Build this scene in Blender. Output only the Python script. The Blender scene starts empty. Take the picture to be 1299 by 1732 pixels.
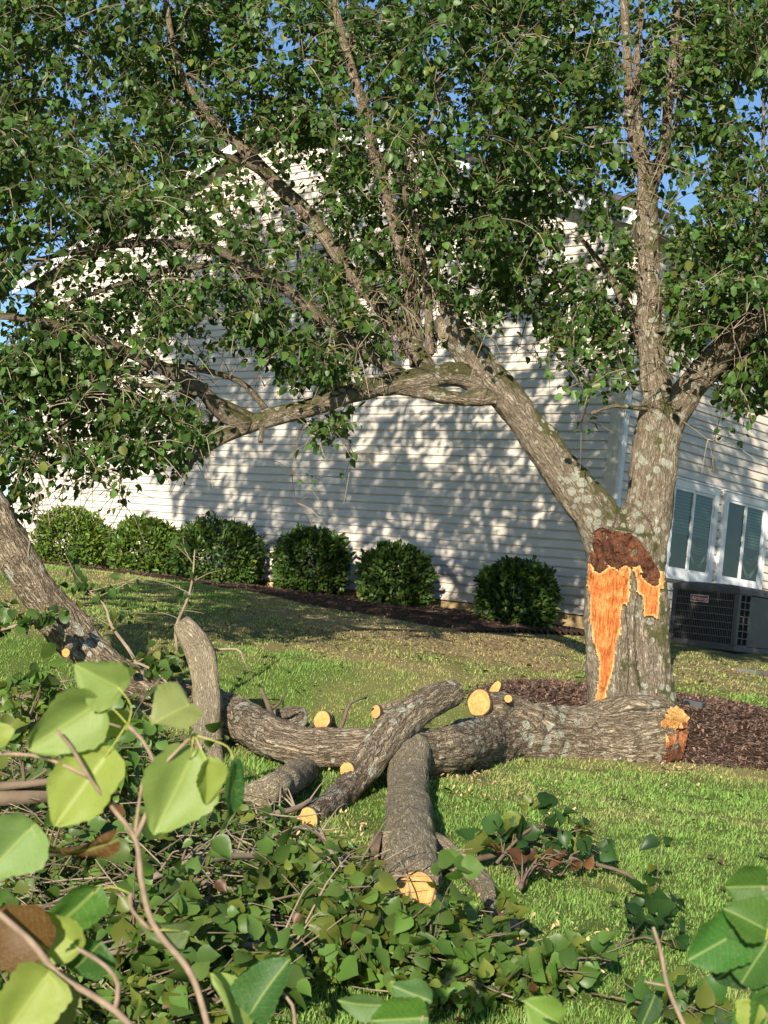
import bpy, math, random
import numpy as np
from mathutils import Vector, Matrix, noise
from mathutils.bvhtree import BVHTree
random.seed(7); rng = np.random.default_rng(7)
SC = bpy.context.scene; COL = SC.collection
R = math.radians
# ------------------------------------------------------------------ camera
FPX, PITCH, ROLL = 2500.0, R(3.456), R(6.593)
_F = np.array([0, math.cos(PITCH), math.sin(PITCH)]); _R0 = np.array([1., 0, 0]); _U0 = np.array([0, -math.sin(PITCH), math.cos(PITCH)])
CR = math.cos(ROLL)*_R0 + math.sin(ROLL)*_U0; CU = -math.sin(ROLL)*_R0 + math.cos(ROLL)*_U0
cam_d = bpy.data.cameras.new('camera'); cam = bpy.data.objects.new('camera', cam_d); COL.objects.link(cam)
cam.matrix_world = Matrix(((CR[0], CU[0], -_F[0], 0), (CR[1], CU[1], -_F[1], 0), (CR[2], CU[2], -_F[2], 0), (0, 0, 0, 1)))
cam_d.sensor_fit = 'VERTICAL'; cam_d.sensor_height = 36.0; cam_d.lens = FPX/1732*36
cam_d.clip_start = 0.05; cam_d.clip_end = 2000
cam_d.dof.use_dof = True; cam_d.dof.focus_distance = 11.0; cam_d.dof.aperture_fstop = 13
SC.camera = cam
# ------------------------------------------------------------------ light
PHI, ELEV = R(13.5), R(18.5)
LD = Vector((math.sin(PHI)*math.cos(ELEV), math.cos(PHI)*math.cos(ELEV), -math.sin(ELEV)))
w = bpy.data.worlds.new('World'); SC.world = w; w.use_nodes = True
nt = w.node_tree; nt.nodes.clear()
sky = nt.nodes.new('ShaderNodeTexSky'); sky.sky_type = 'NISHITA'; sky.sun_disc = False
sky.sun_elevation = ELEV; sky.sun_rotation = math.pi + PHI; sky.air_density = 1.0; sky.dust_density = 0.15; sky.ozone_density = 4.0
bg = nt.nodes.new('ShaderNodeBackground'); bg.inputs[1].default_value = 0.085
wo = nt.nodes.new('ShaderNodeOutputWorld'); nt.links.new(sky.outputs[0], bg.inputs[0]); nt.links.new(bg.outputs[0], wo.inputs[0])
sl = bpy.data.lights.new('sun', 'SUN'); sl.energy = 5.0; sl.angle = R(0.5); sl.color = (1.0, 0.89, 0.74)
so = bpy.data.objects.new('sun', sl); COL.objects.link(so); so.rotation_euler = LD.to_track_quat('-Z', 'Y').to_euler(); so.location = (-3, -10, 12)
SC.view_settings.view_transform = 'Standard'; SC.view_settings.look = 'None'; SC.view_settings.exposure = 0.9; SC.view_settings.gamma = 1
SC.cycles.max_bounces = 6; SC.cycles.transparent_max_bounces = 8

# ------------------------------------------------------------------ helpers
def ray(px, py):
    return (px-650)/FPX*CR - (py-866)/FPX*CU + _F
def at(px, py, d):
    r = ray(px, py); return r*(d/r[1])
def proj(P):
    P = np.asarray(P); z = P@_F; return 650+FPX*(P@CR)/z, 866-FPX*(P@CU)/z
HY = [-40, 0, 3, 4.5, 5, 6.5, 8, 9, 10, 10.8, 11.3, 12, 14, 17, 18.5, 20, 400]
HZ = [-1.7, -1.5, -1.44, -1.36, -1.31, -1.19, -1.09, -1.03, -.985, -.93, -.75, -.56, -.37, -.18, -.08, -.04, -.04]
def hgt(x, y):
    x = np.asarray(x, float); y = np.asarray(y, float)
    return (np.interp(y-.25, HY, HZ)+np.interp(y, HY, HZ)+np.interp(y+.25, HY, HZ))/3 + .012*np.sin(x*1.7+y*.9)*np.cos(y*1.3-x*.6)
def gnd(px, py, off=0.0):
    r = ray(px, py); r = r/r[1]
    ys = np.arange(3.0, 40, .02)
    f = ys*r[2]-hgt(ys*r[0], ys)-off
    i = np.argmax(f < 0) if (f < 0).any() else len(ys)-1
    return r*ys[i]
def V(a): return Vector((float(a[0]), float(a[1]), float(a[2])))

class MB:
    def __init__(s): s.v = []; s.f = []; s.m = []; s.bc = []
    def add(s, vs, fs, mi=0, bc=None):
        o = len(s.v); s.v += [tuple(map(float, q)) for q in vs]; s.f += [tuple(i+o for i in q) for q in fs]; s.m += [mi]*len(fs)
        s.bc += [tuple(map(float, q)) for q in bc] if bc is not None else [tuple(map(float, q)) for q in vs]
    def box(s, fr, c, sz, mi=0):      # fr(u,v,z)->world
        x, y, z = c; a, b, h = (q/2 for q in sz)
        vs = [fr(x+i*a, y+j*b, z+k*h) for i in (-1, 1) for j in (-1, 1) for k in (-1, 1)]
        s.add(vs, [(0, 1, 3, 2), (4, 6, 7, 5), (0, 4, 5, 1), (2, 3, 7, 6), (0, 2, 6, 4), (1, 5, 7, 3)], mi)
    def build(s, name, mat, parent=None, smooth=False, bevel=0):
        return obj(name, s.v, s.f, mat, parent, smooth, bevel, s.m, s.bc)

def obj(name, v, f, mat, parent=None, smooth=False, bevel=0, mi=None, bc=None):
    me = bpy.data.meshes.new(name); o = bpy.data.objects.new(name, me)
    off = np.array(parent['_w'].to_list() if hasattr(parent['_w'], 'to_list') else list(parent['_w'])) if parent is not None else np.zeros(3)
    v = np.asarray(v, float)
    vv = v-off if parent is not None else v
    me.from_pydata([tuple(q) for q in vv], [], f)
    for m in (mat if isinstance(mat, (list, tuple)) else [mat]): me.materials.append(m)
    if mi and any(mi): me.polygons.foreach_set('material_index', mi)
    if bc is not None and len(bc) == len(v):
        a = me.attributes.new('bc', 'FLOAT_VECTOR', 'POINT'); a.data.foreach_set('vector', np.asarray(bc, float).ravel())
    if smooth: me.polygons.foreach_set('use_smooth', [True]*len(me.polygons))
    me.validate(); me.update()
    COL.objects.link(o)
    if parent is not None: o.parent = parent
    o['_w'] = [float(q) for q in off]
    if bevel:
        b = o.modifiers.new('bevel', 'BEVEL'); b.width = bevel; b.segments = 2; b.limit_method = 'ANGLE'
    return o
def tag(o, label=None, cat=None, group=None, kind=None):
    if label: o['label'] = label
    if cat: o['category'] = cat
    if group: o['group'] = group
    if kind: o['kind'] = kind
    return o
def thing(name, loc, label, cat, group=None):
    o = bpy.data.objects.new(name, None); COL.objects.link(o); o.location = tuple(float(q) for q in loc); o.empty_display_size = .1
    o['_w'] = [float(q) for q in loc]
    return tag(o, label, cat, group)

def smoothpts(pts, rad, step):
    pts = [np.asarray(p, float) for p in pts]; P = []; Q = []
    n = len(pts)
    for i in range(n-1):
        p0 = pts[max(i-1, 0)]; p1 = pts[i]; p2 = pts[i+1]; p3 = pts[min(i+2, n-1)]
        k = max(2, int(np.linalg.norm(p2-p1)/step))
        for j in range(k):
            t = j/k
            P.append(.5*((2*p1)+(-p0+p2)*t+(2*p0-5*p1+4*p2-p3)*t*t+(-p0+3*p1-3*p2+p3)*t**3)); Q.append(rad[i]*(1-t)+rad[i+1]*t)
    P.append(pts[-1]); Q.append(rad[-1])
    return np.array(P), np.array(Q)
def frames(P):
    T = np.gradient(P, axis=0); T /= np.linalg.norm(T, axis=1)[:, None]+1e-9
    a = np.cross(T[0], [0.3, 1, .2]); a /= np.linalg.norm(a); A = [a]
    for i in range(1, len(P)):
        a = A[-1]-T[i]*(A[-1]@T[i]); a /= np.linalg.norm(a)+1e-9; A.append(a)
    A = np.array(A); return T, A, np.cross(T, A)
def tube(mb, pts, rad, sides=8, step=.05, rough=0.0, caps=True, mi=0, so=0.0):
    P, Q = smoothpts(pts, rad, step); T, A, B = frames(P)
    L = np.concatenate([[0], np.cumsum(np.linalg.norm(np.diff(P, axis=0), axis=1))])+so
    th = np.arange(sides)/sides*2*math.pi
    vs = []; bc = []
    for i in range(len(P)):
        for t in th:
            d = A[i]*math.cos(t)+B[i]*math.sin(t); r = Q[i]
            if rough: r *= 1+rough*noise.noise(V(P[i]*9+d*2.5))+rough*.6*noise.noise(V(P[i]*2.2+d))
            vs.append(P[i]+d*r); bc.append((Q[i]*math.cos(t), Q[i]*math.sin(t), L[i]))
    fs = [(i*sides+j, i*sides+(j+1) % sides, (i+1)*sides+(j+1) % sides, (i+1)*sides+j) for i in range(len(P)-1) for j in range(sides)]
    if caps:
        fs.append(tuple(range(sides))[::-1]); fs.append(tuple((len(P)-1)*sides+j for j in range(sides)))
    mb.add(vs, fs, mi, bc)
    return P, Q

# ------------------------------------------------------------------ materials
def mat(name):
    m = bpy.data.materials.new(name); m.use_nodes = True; n = m.node_tree; n.nodes.clear()
    out = n.nodes.new('ShaderNodeOutputMaterial'); b = n.nodes.new('ShaderNodeBsdfPrincipled'); n.links.new(b.outputs[0], out.inputs[0])
    return m, n, b, out
def N(n, t, **k):
    q = n.nodes.new(t)
    for a, v in k.items():
        if a.startswith('i_'):
            key = a[2:]; key = int(key) if key.isdigit() else key
            q.inputs[key].default_value = v
        else: setattr(q, a, v)
    return q
def ramp(n, src, stops):
    r = n.nodes.new('ShaderNodeValToRGB'); e = r.color_ramp.elements
    while len(e) < len(stops): e.new(.5)
    for q, (p, c) in zip(e, stops): q.position = p; q.color = (*c, 1) if len(c) == 3 else c
    n.links.new(src, r.inputs[0]); return r.outputs[0]
def mapping(n, src, scale):
    q = N(n, 'ShaderNodeMapping'); q.inputs['Scale'].default_value = scale; n.links.new(src, q.inputs[0]); return q.outputs[0]
def noi(n, vec, sc, det=4, rough=.6, dist=0):
    q = N(n, 'ShaderNodeTexNoise', i_Scale=sc, i_Detail=det, i_Roughness=rough, i_Distortion=dist); n.links.new(vec, q.inputs['Vector']); return q.outputs[0]
def mixc(n, fac, a, b, mode='MIX'):
    q = N(n, 'ShaderNodeMix', data_type='RGBA', blend_type=mode)
    for s, i in ((fac, 0), (a, 6), (b, 7)):
        if hasattr(s, 'links'): n.links.new(s, q.inputs[i])
        elif i == 0: q.inputs[0].default_value = s
        else: q.inputs[i].default_value = (*s, 1)
    return q.outputs[2]
def bump(n, b, h, strength, dist):
    q = N(n, 'ShaderNodeBump', i_Strength=strength, i_Distance=dist); n.links.new(h, q.inputs['Height']); n.links.new(q.outputs[0], b.inputs['Normal']); return q
def mth(n, op, a, b=0.0):
    q = N(n, 'ShaderNodeMath', operation=op)
    for s, i in ((a, 0), (b, 1)):
        if hasattr(s, 'links'): n.links.new(s, q.inputs[i])
        else: q.inputs[i].default_value = s
    return q.outputs[0]

def simple(name, c, rough=.6, spec=.4, var=.12, sc=8, metal=0, bstr=0.0, bsc=60):
    m, n, b, o = mat(name); tc = N(n, 'ShaderNodeTexCoord')
    f = noi(n, tc.outputs['Object'], sc)
    n.links.new(ramp(n, f, [(.25, tuple(q*(1-var*2) for q in c)), (.75, tuple(min(1, q*(1+var)) for q in c))]), b.inputs['Base Color'])
    b.inputs['Roughness'].default_value = rough; b.inputs['Specular IOR Level'].default_value = spec; b.inputs['Metallic'].default_value = metal
    if bstr: bump(n, b, noi(n, tc.outputs['Object'], bsc), bstr, .01)
    return m

def bark(name, dark, mid, light, fiss=1.0, moss=0.0, lichen=0.0, scale=1.0, mossax=None):
    m, n, b, o = mat(name); at_ = N(n, 'ShaderNodeAttribute', attribute_name='bc'); tc = N(n, 'ShaderNodeTexCoord')
    wob = N(n, 'ShaderNodeTexNoise', i_Scale=9., i_Detail=3.); n.links.new(at_.outputs['Vector'], wob.inputs['Vector'])
    addv = N(n, 'ShaderNodeVectorMath', operation='MULTIPLY_ADD'); addv.inputs[1].default_value = (.035, .035, .12)
    n.links.new(wob.outputs[1], addv.inputs[0]); n.links.new(at_.outputs['Vector'], addv.inputs[2])
    vec = mapping(n, addv.outputs[0], (1, 1, .17))
    r1 = mth(n, 'ABSOLUTE', mth(n, 'SUBTRACT', noi(n, vec, 30*scale, 4, .62), .5)); r2 = mth(n, 'ABSOLUTE', mth(n, 'SUBTRACT', noi(n, vec, 66*scale, 3, .6), .5))
    fine = noi(n, mapping(n, addv.outputs[0], (1, 1, .4)), 120*scale, 5, .75)
    plate = mth(n, 'MINIMUM', mth(n, 'MULTIPLY', r1, 9.), mth(n, 'ADD', mth(n, 'MULTIPLY', r2, 9.), .25)); plate = mth(n, 'MINIMUM', plate, 1.)
    big = noi(n, tc.outputs['Object'], 3.5, 3)
    hh = mth(n, 'ADD', mth(n, 'MULTIPLY', plate, .75*fiss), mth(n, 'MULTIPLY', fine, .6))
    c = ramp(n, hh, [(.25, dark), (.62, mid), (1.0, light)])
    c = mixc(n, mth(n, 'MULTIPLY', big, .45), c, tuple(q*.62 for q in mid), 'MIX')
    if moss:
        mm = noi(n, tc.outputs['Object'], 5, 5, .7)
        geo = N(n, 'ShaderNodeNewGeometry'); sx = N(n, 'ShaderNodeSeparateXYZ'); n.links.new(geo.outputs['Normal'], sx.inputs[0])
        up = mth(n, 'ADD', mth(n, 'MULTIPLY', sx.outputs[2], .30), mth(n, 'MULTIPLY', sx.outputs[0], .10))
        mk = ramp(n, mth(n, 'ADD', mm, up), [(.60-.1*moss, (0, 0, 0)), (.72-.1*moss, (1, 1, 1))])
        c = mixc(n, mth(n, 'MULTIPLY', mk, .8), c, (.075, .085, .02))
    if lichen:
        dv = noi(n, tc.outputs['Object'], 40, 3)
        av = N(n, 'ShaderNodeVectorMath', operation='MULTIPLY_ADD'); av.inputs[1].default_value = (.035,)*3
        n.links.new(N(n, 'ShaderNodeTexNoise').outputs[1], av.inputs[0]); n.links.new(tc.outputs['Object'], av.inputs[2])
        nn = N(n, 'ShaderNodeTexNoise', i_Scale=24., i_Detail=4.); n.links.new(tc.outputs['Object'], nn.inputs['Vector']); n.links.new(nn.outputs[1], av.inputs[0])
        v2 = N(n, 'ShaderNodeTexVoronoi', feature='F1', i_Scale=13.); n.links.new(av.outputs[0], v2.inputs['Vector'])
        reg = noi(n, tc.outputs['Object'], 2.4, 2)
        lk = ramp(n, mth(n, 'SUBTRACT', mth(n, 'SUBTRACT', mth(n, 'MULTIPLY', reg, 1.35*lichen), .36*lichen+.02), v2.outputs['Distance']), [(.0, (0, 0, 0)), (.05, (1, 1, 1))])
        c = mixc(n, mth(n, 'MULTIPLY', lk, .85), c, (.45, .46, .37))
    n.links.new(c, b.inputs['Base Color']); b.inputs['Roughness'].default_value = .9; b.inputs['Specular IOR Level'].default_value = .15
    bump(n, b, hh, 1.0, .022)
    return m
M_BARK = bark('bark_standing', (.07, .052, .036), (.31, .255, .18), (.50, .43, .33), 1.1, .7, 1.0, 1.15)
M_BARKM = bark('bark_limb', (.05, .036, .024), (.36, .295, .21), (.52, .45, .34), .7, .25, .5, 1.5)
M_LOG = bark('bark_log', (.028, .019, .013), (.255, .20, .135), (.48, .405, .29), 1.4, 0, .9, .8)
M_SMOOTH = bark('bark_smooth', (.17, .135, .095), (.50, .42, .275), (.68, .59, .41), 1.1, 0, .4, 1.6)
M_TWIG = simple('twig_bark', (.15, .115, .08), .85, .2, .3, 6)
M_TWIGP = simple('twig_pale', (.27, .22, .155), .85, .2, .3, 6)

def wood(name, a, bb, c, fib=1.0, rim=None):
    m, n, b, o = mat(name); tc = N(n, 'ShaderNodeTexCoord')
    v = mapping(n, tc.outputs['Object'], (1, 1, .12))
    f = noi(n, v, 90, 5, .7); g = noi(n, tc.outputs['Object'], 9, 4, .65)
    x = mth(n, 'ADD', mth(n, 'MULTIPLY', f, .45), mth(n, 'MULTIPLY', g, .55))
    cc_ = ramp(n, x, [(.36, a), (.5, bb), (.62, c)])
    if rim:
        av = N(n, 'ShaderNodeAttribute', attribute_name='bc'); sx = N(n, 'ShaderNodeSeparateXYZ'); n.links.new(av.outputs['Vector'], sx.inputs[0])
        e_ = mth(n, 'ADD', sx.outputs[0], mth(n, 'MULTIPLY', mth(n, 'SUBTRACT', g, .5), 9.)); cc_ = mixc(n, ramp(n, mth(n, 'MULTIPLY', e_, .1), [(.12, (.85, .85, .85)), (.5, (0, 0, 0))]), cc_, rim)
    n.links.new(cc_, b.inputs['Base Color'])
    b.inputs['Roughness'].default_value = .75; b.inputs['Specular IOR Level'].default_value = .2
    bump(n, b, x, .8, .012*fib); return m
M_TORN = wood('torn_wood', (.17, .040, .010), (.40, .125, .030), (.54, .26, .09), 1.0, (.56, .36, .15))
M_TORNP = wood('torn_wood_pale', (.22, .09, .025), (.42, .24, .08), (.58, .42, .19))
M_TORNB = wood('torn_wood_brown', (.06, .02, .01), (.17, .06, .025), (.36, .15, .06))
M_ROT = wood('rotten_wood', (.022, .010, .006), (.085, .034, .018), (.17, .07, .035), 2.2)
def cutmat():
    m, n, b, o = mat('sawn_wood'); a = N(n, 'ShaderNodeAttribute', attribute_name='bc')
    s = N(n, 'ShaderNodeVectorMath', operation='LENGTH'); n.links.new(a.outputs['Vector'], s.inputs[0])
    wv = mth(n, 'ADD', mth(n, 'MULTIPLY', s.outputs['Value'], 1.0), mth(n, 'MULTIPLY', noi(n, a.outputs['Vector'], 20, 3), .02))
    rg = mth(n, 'SINE', mth(n, 'MULTIPLY', wv, 600.))
    c = ramp(n, noi(n, a.outputs['Vector'], 28, 4), [(.35, (.36, .20, .055)), (.5, (.50, .31, .10)), (.65, (.56, .39, .16))])
    c = mixc(n, mth(n, 'MULTIPLY', mth(n, 'ADD', rg, 1.), .22), c, (.34, .18, .06))
    c = mixc(n, mth(n, 'MULTIPLY', ramp(n, noi(n, a.outputs['Vector'], 11, 5, .7), [(.46, (0, 0, 0)), (.62, (1, 1, 1))]), .5), c, (.36, .17, .05))
    n.links.new(c, b.inputs['Base Color']); b.inputs['Roughness'].default_value = .8; b.inputs['Specular IOR Level'].default_value = .15
    bump(n, b, noi(n, a.outputs['Vector'], 160, 2), .6, .003)
    return m
M_CUT = cutmat(); M_RIM = simple('bark_rim', (.11, .08, .055), .9, .1, .3, 30)

def leafmat(name, trans=.35, rough=.38, spec=.45, tint=(1.5, 1.5, .55), veins=False):
    m, n, b, o = mat(name); a = N(n, 'ShaderNodeAttribute', attribute_name='col')
    c = a.outputs['Color']
    if veins:
        av = N(n, 'ShaderNodeAttribute', attribute_name='bc'); sx = N(n, 'ShaderNodeSeparateXYZ'); n.links.new(av.outputs['Vector'], sx.inputs[0])
        ax = mth(n, 'ABSOLUTE', sx.outputs[0])
        mid = ramp(n, ax, [(.012, (1, 1, 1)), (.028, (0, 0, 0))])
        ph = mth(n, 'SINE', mth(n, 'MULTIPLY', mth(n, 'SUBTRACT', sx.outputs[1], mth(n, 'MULTIPLY', ax, .75)), 48.))
        side = ramp(n, ph, [(.93, (0, 0, 0)), (1., (1, 1, 1))])
        vm = mth(n, 'MAXIMUM', mid, mth(n, 'MULTIPLY', side, .3))
        sp = ramp(n, noi(n, av.outputs['Vector'], 5, 5, .7), [(.58, (0, 0, 0)), (.7, (1, 1, 1))])
        c = mixc(n, mth(n, 'MULTIPLY', sp, .4), c, (.20, .15, .05))
        nv2 = N(n, 'ShaderNodeTexVoronoi', feature='DISTANCE_TO_EDGE', i_Scale=17.); n.links.new(av.outputs['Vector'], nv2.inputs['Vector'])
        c = mixc(n, mth(n, 'MULTIPLY', ramp(n, nv2.outputs['Distance'], [(.0, (1, 1, 1)), (.07, (0, 0, 0))]), .22), c, (.34, .40, .12))
        br = ramp(n, noi(n, av.outputs['Vector'], 9, 3, .6), [(.68, (0, 0, 0)), (.72, (1, 1, 1))]); c = mixc(n, mth(n, 'MULTIPLY', br, .75), c, (.10, .05, .018))
        c = mixc(n, mth(n, 'MULTIPLY', vm, .45), c, (.42, .48, .16))
        bump(n, b, noi(n, av.outputs['Vector'], 22, 4), .25, .002)
    n.links.new(c, b.inputs['Base Color']); b.inputs['Roughness'].default_value = rough; b.inputs['Specular IOR Level'].default_value = spec
    t = N(n, 'ShaderNodeBsdfTranslucent'); mx = N(n, 'ShaderNodeMixShader', i_0=trans)
    n.links.new(mixc(n, 1.0, c, tint, 'MULTIPLY'), t.inputs[0])
    n.links.new(b.outputs[0], mx.inputs[1]); n.links.new(t.outputs[0], mx.inputs[2]); n.links.new(mx.outputs[0], o.inputs[0])
    return m
M_LEAF = leafmat('pear_leaf', .36, .42, .35, (1.7, 1.6, .5))
M_LAUREL = leafmat('shrub_leaf', .2, .4, .3)
M_BIGLEAF = leafmat('near_leaf', .40, .5, .3, (1.3, 1.35, .5), True)
M_GRASS = leafmat('grass_blade', .35, .55, .25, (1.3, 1.3, .6))

# ------------------------------------------------------------------ many leaves as one mesh
LOUT = np.array([(0, 0), (0, .5), (0, 1.08), (.30, .03), (.47, .36), (.33, .74), (-.30, .03), (-.47, .36), (-.33, .74)])
LF = np.array([(0, 3, 4, 1), (1, 4, 5, 2), (0, 1, 7, 6), (1, 2, 8, 7)])
_T = np.array([.05, .18, .36, .56, .76, .92]); _Wd = np.array([.20, .40, .49, .43, .27, .10])
HOUT = np.array([(0, 0)]+[(0, t) for t in _T]+[(0, 1.06)]+[(w_, t-.05*(1-t)**2) for w_, t in zip(_Wd, _T)]+[(-w_, t-.05*(1-t)**2) for w_, t in zip(_Wd, _T)])
_h = []
for o8, rev in ((8, 0), (14, 1)):
    q_ = [(0, o8, 1)]+[x_ for k in range(5) for x_ in ((k+1, o8+k, o8+k+1), (k+1, o8+k+1, k+2))]+[(6, o8+5, 7)]
    _h += [t_[::-1] if rev else t_ for t_ in q_]
HF = np.array(_h)
def leaves(name, pos, tip, nor, size, col, m, parent=None, width=1.0, fold=.22, curl=.18, hi=False):
    LOUT, LF = (HOUT, HF) if hi else (globals()['LOUT'], globals()['LF']); nv_ = len(LOUT)
    n = len(pos); pos = np.asarray(pos); 
    tip = tip/np.linalg.norm(tip, axis=1)[:, None]; side = np.cross(tip, nor); side /= np.linalg.norm(side, axis=1)[:, None]+1e-9
    nor = np.cross(side, tip)
    x = LOUT[:, 0]*width; y = LOUT[:, 1]
    fo = fold*(.4+rng.random(n)*1.2); cu = curl*(rng.random(n)*2-.5)
    z = np.abs(x)[None, :]*fo[:, None]*1.6 - (y[None, :]**2)*cu[:, None]
    if hi: z = z+.05*np.sin(y[None, :]*9+x[None, :]*7+rng.random(n)[:, None]*6.28)*np.abs(x)[None, :]*2; x = x[None, :]*(.8+.4*rng.random(n))[:, None]+.10*(rng.random(n)[:, None]-.5)*y[None, :]**2; x = x[:, :, None]
    else: x = x[None, :, None]
    s = np.asarray(size)[:, None, None]
    v = pos[:, None, :]+s*(x*side[:, None, :]+y[None, :, None]*tip[:, None, :]+z[:, :, None]*nor[:, None, :])
    v = v.reshape(-1, 3); f = (LF[None]+nv_*np.arange(n)[:, None, None]).reshape(-1, LF.shape[1])
    return fastmesh(name, v, f, m, parent, np.repeat(col, nv_, axis=0), hi)
def fastmesh(name, v, f, m, parent=None, col=None, smooth=False):
    k = f.shape[1]; me = bpy.data.meshes.new(name)
    if parent is not None: v = v-np.array(list(parent['_w']))
    me.vertices.add(len(v)); me.vertices.foreach_set('co', v.astype(np.float32).ravel())
    me.loops.add(f.size); me.loops.foreach_set('vertex_index', f.astype(np.int32).ravel())
    me.polygons.add(len(f)); me.polygons.foreach_set('loop_start', np.arange(len(f), dtype=np.int32)*k)
    try: me.polygons.foreach_set('loop_total', np.full(len(f), k, dtype=np.int32))
    except Exception: pass
    if col is not None:
        a = me.attributes.new('col', 'FLOAT_COLOR', 'POINT'); a.data.foreach_set('color', np.c_[col, np.ones(len(col))].astype(np.float32).ravel())
    if smooth: me.polygons.foreach_set('use_smooth', np.ones(len(f), bool))
    me.materials.append(m); me.update(calc_edges=True); me.validate()
    o = bpy.data.objects.new(name, me); COL.objects.link(o)
    if parent is not None: o.parent = parent
    o['_w'] = list(parent['_w']) if parent is not None else [0., 0., 0.]
    return o
def gcol(n, base=(.045, .085, .018), var=.35, yellow=.08, brown=0.0):
    b = np.array(base)[None]*(1+(rng.random((n, 1))*2-1)*var)
    b = b*(1+(rng.random((n, 3))-.5)*.15)
    y = rng.random(n) < yellow; b[y] = np.array((.13, .16, .03))*(.7+rng.random((y.sum(), 1))*.6)
    if brown: q = rng.random(n) < brown; b[q] = np.array((.14, .07, .03))*(.5+rng.random((q.sum(), 1))*.8)
    return b
def unit(n):
    a = rng.normal(size=(n, 3)); return a/np.linalg.norm(a, axis=1)[:, None]

# ================================================================== GROUND
def gridmesh(name, xs, ys, zoff, m, keep=None, colf=None):
    X, Y = np.meshgrid(xs, ys); Z = hgt(X, Y)+(zoff(X, Y) if callable(zoff) else zoff)
    v = np.c_[X.ravel(), Y.ravel(), Z.ravel()]; nx = len(xs)
    i = np.arange((len(ys)-1)*(nx-1)); r = i//(nx-1); c = i % (nx-1); a = r*nx+c
    f = np.c_[a, a+1, a+nx+1, a+nx]
    if keep is not None:
        cx = v[f].mean(1); f = f[keep(cx[:, 0], cx[:, 1])]
        u, inv = np.unique(f, return_inverse=True); v = v[u]; f = inv.reshape(-1, 4)
    return fastmesh(name, v, f, m, None, colf(v[:, 0], v[:, 1]) if colf else None, True)
NL = np.array([.6855, .7281]); SWALL = 15.1
def vnoise(x, y, s, seed=0.):
    return np.array([noise.noise(Vector((a*s+seed, b*s-seed, seed))) for a, b in zip(np.ravel(x), np.ravel(y))])
TX, TY = at(1066, 1150, 11.6)[:2]
def ring(x, y):   # signed: <1 inside tree mulch ring
    return np.hypot((x-TX-.2)/1.38, (y-TY-.1)/1.0)+.05*np.sin(np.arctan2(y-TY, x-TX)*5+1)
def bed(x, y):    # >0 in the foundation bed
    s = x*NL[0]+y*NL[1]; t = -x*NL[1]+y*NL[0]
    return (s-12.5+.10*np.sin(t*1.1)+.05*np.sin(t*3.1))*((s < 15.3) & (t > TCOR-.1))
TCOR = -99.
def rayplane(px, py, nx, ny, dd):
    r = ray(px, py); return r*(dd/(nx*r[0]+ny*r[1]))
C0 = rayplane(1037, 800, NL[0], NL[1], SWALL); TCOR = -C0[0]*NL[1]+C0[1]*NL[0]
def dryness(x, y):
    d = .32+.75*vnoise(x, y, .75, 3.)+.4*vnoise(x, y, 2.8, 9.)
    d += .9*np.exp(-((np.ravel(y)-15.4)/1.7)**2-((np.ravel(x)-.6)/1.6)**4)+.20*(np.ravel(y) > 12.5)*(np.ravel(x) > -1.5)
    d += .5*np.exp(-((np.ravel(x)-TX-1.1)**2+(np.ravel(y)-10.75)**2)/.35)
    d -= .3*np.clip((10.5-np.ravel(y))/2, 0, 1)
    return np.clip(d, 0, 1)
def gcolf(x, y):
    d = dryness(x, y)[:, None]; return np.array((.13, .20, .045))*(1-d)+np.array((.42, .33, .17))*d
m, n, b, o = mat('lawn_soil'); a = N(n, 'ShaderNodeAttribute', attribute_name='col'); tc = N(n, 'ShaderNodeTexCoord')
f = noi(n, tc.outputs['Object'], 35, 6, .75)
n.links.new(mixc(n, mth(n, 'MULTIPLY', f, .75), a.outputs['Color'], (.06, .065, .02)), b.inputs['Base Color']); b.inputs['Roughness'].default_value = 1; b.inputs['Specular IOR Level'].default_value = .05
bump(n, b, f, .8, .03); M_SOIL = m
xs = np.concatenate([np.linspace(-300, -12, 14)[:-1], np.arange(-12, 12, .16), np.linspace(12, 300, 14)])
ys = np.concatenate([np.linspace(-40, 2, 10)[:-1], np.arange(2, 26, .14), np.linspace(26, 400, 20)])
tag(gridmesh('lawn', xs, ys, 0, M_SOIL, None, gcolf), kind='structure')
# mulch sheets
m, n, b, o = mat('mulch'); tc = N(n, 'ShaderNodeTexCoord'); f = noi(n, mapping(n, tc.outputs['Object'], (1, 2.2, 1)), 38, 6, .8)
n.links.new(ramp(n, f, [(.35, (.035, .022, .015)), (.55, (.115, .072, .05)), (.75, (.20, .135, .095))]), b.inputs['Base Color']); b.inputs['Roughness'].default_value = 1; b.inputs['Specular IOR Level'].default_value = .05
bump(n, b, f, 1, .04); M_MULCH = m
o = gridmesh('tree_mulch_ring', np.arange(TX-2.2, TX+2.2, .05), np.arange(TY-1.6, TY+1.8, .05), lambda X, Y: .004+.07*np.clip(1-ring(X, Y), 0, 1)**.7, M_MULCH, lambda x, y: ring(x, y) < 1)
tag(o, kind='structure')
o = gridmesh('mulch_bed', np.arange(-12, 5, .08), np.arange(13, 34, .08), lambda X, Y: .004+.05*np.clip(bed(X, Y), 0, 1), M_MULCH, lambda x, y: bed(x, y) > 0)
tag(o, kind='structure')
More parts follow.
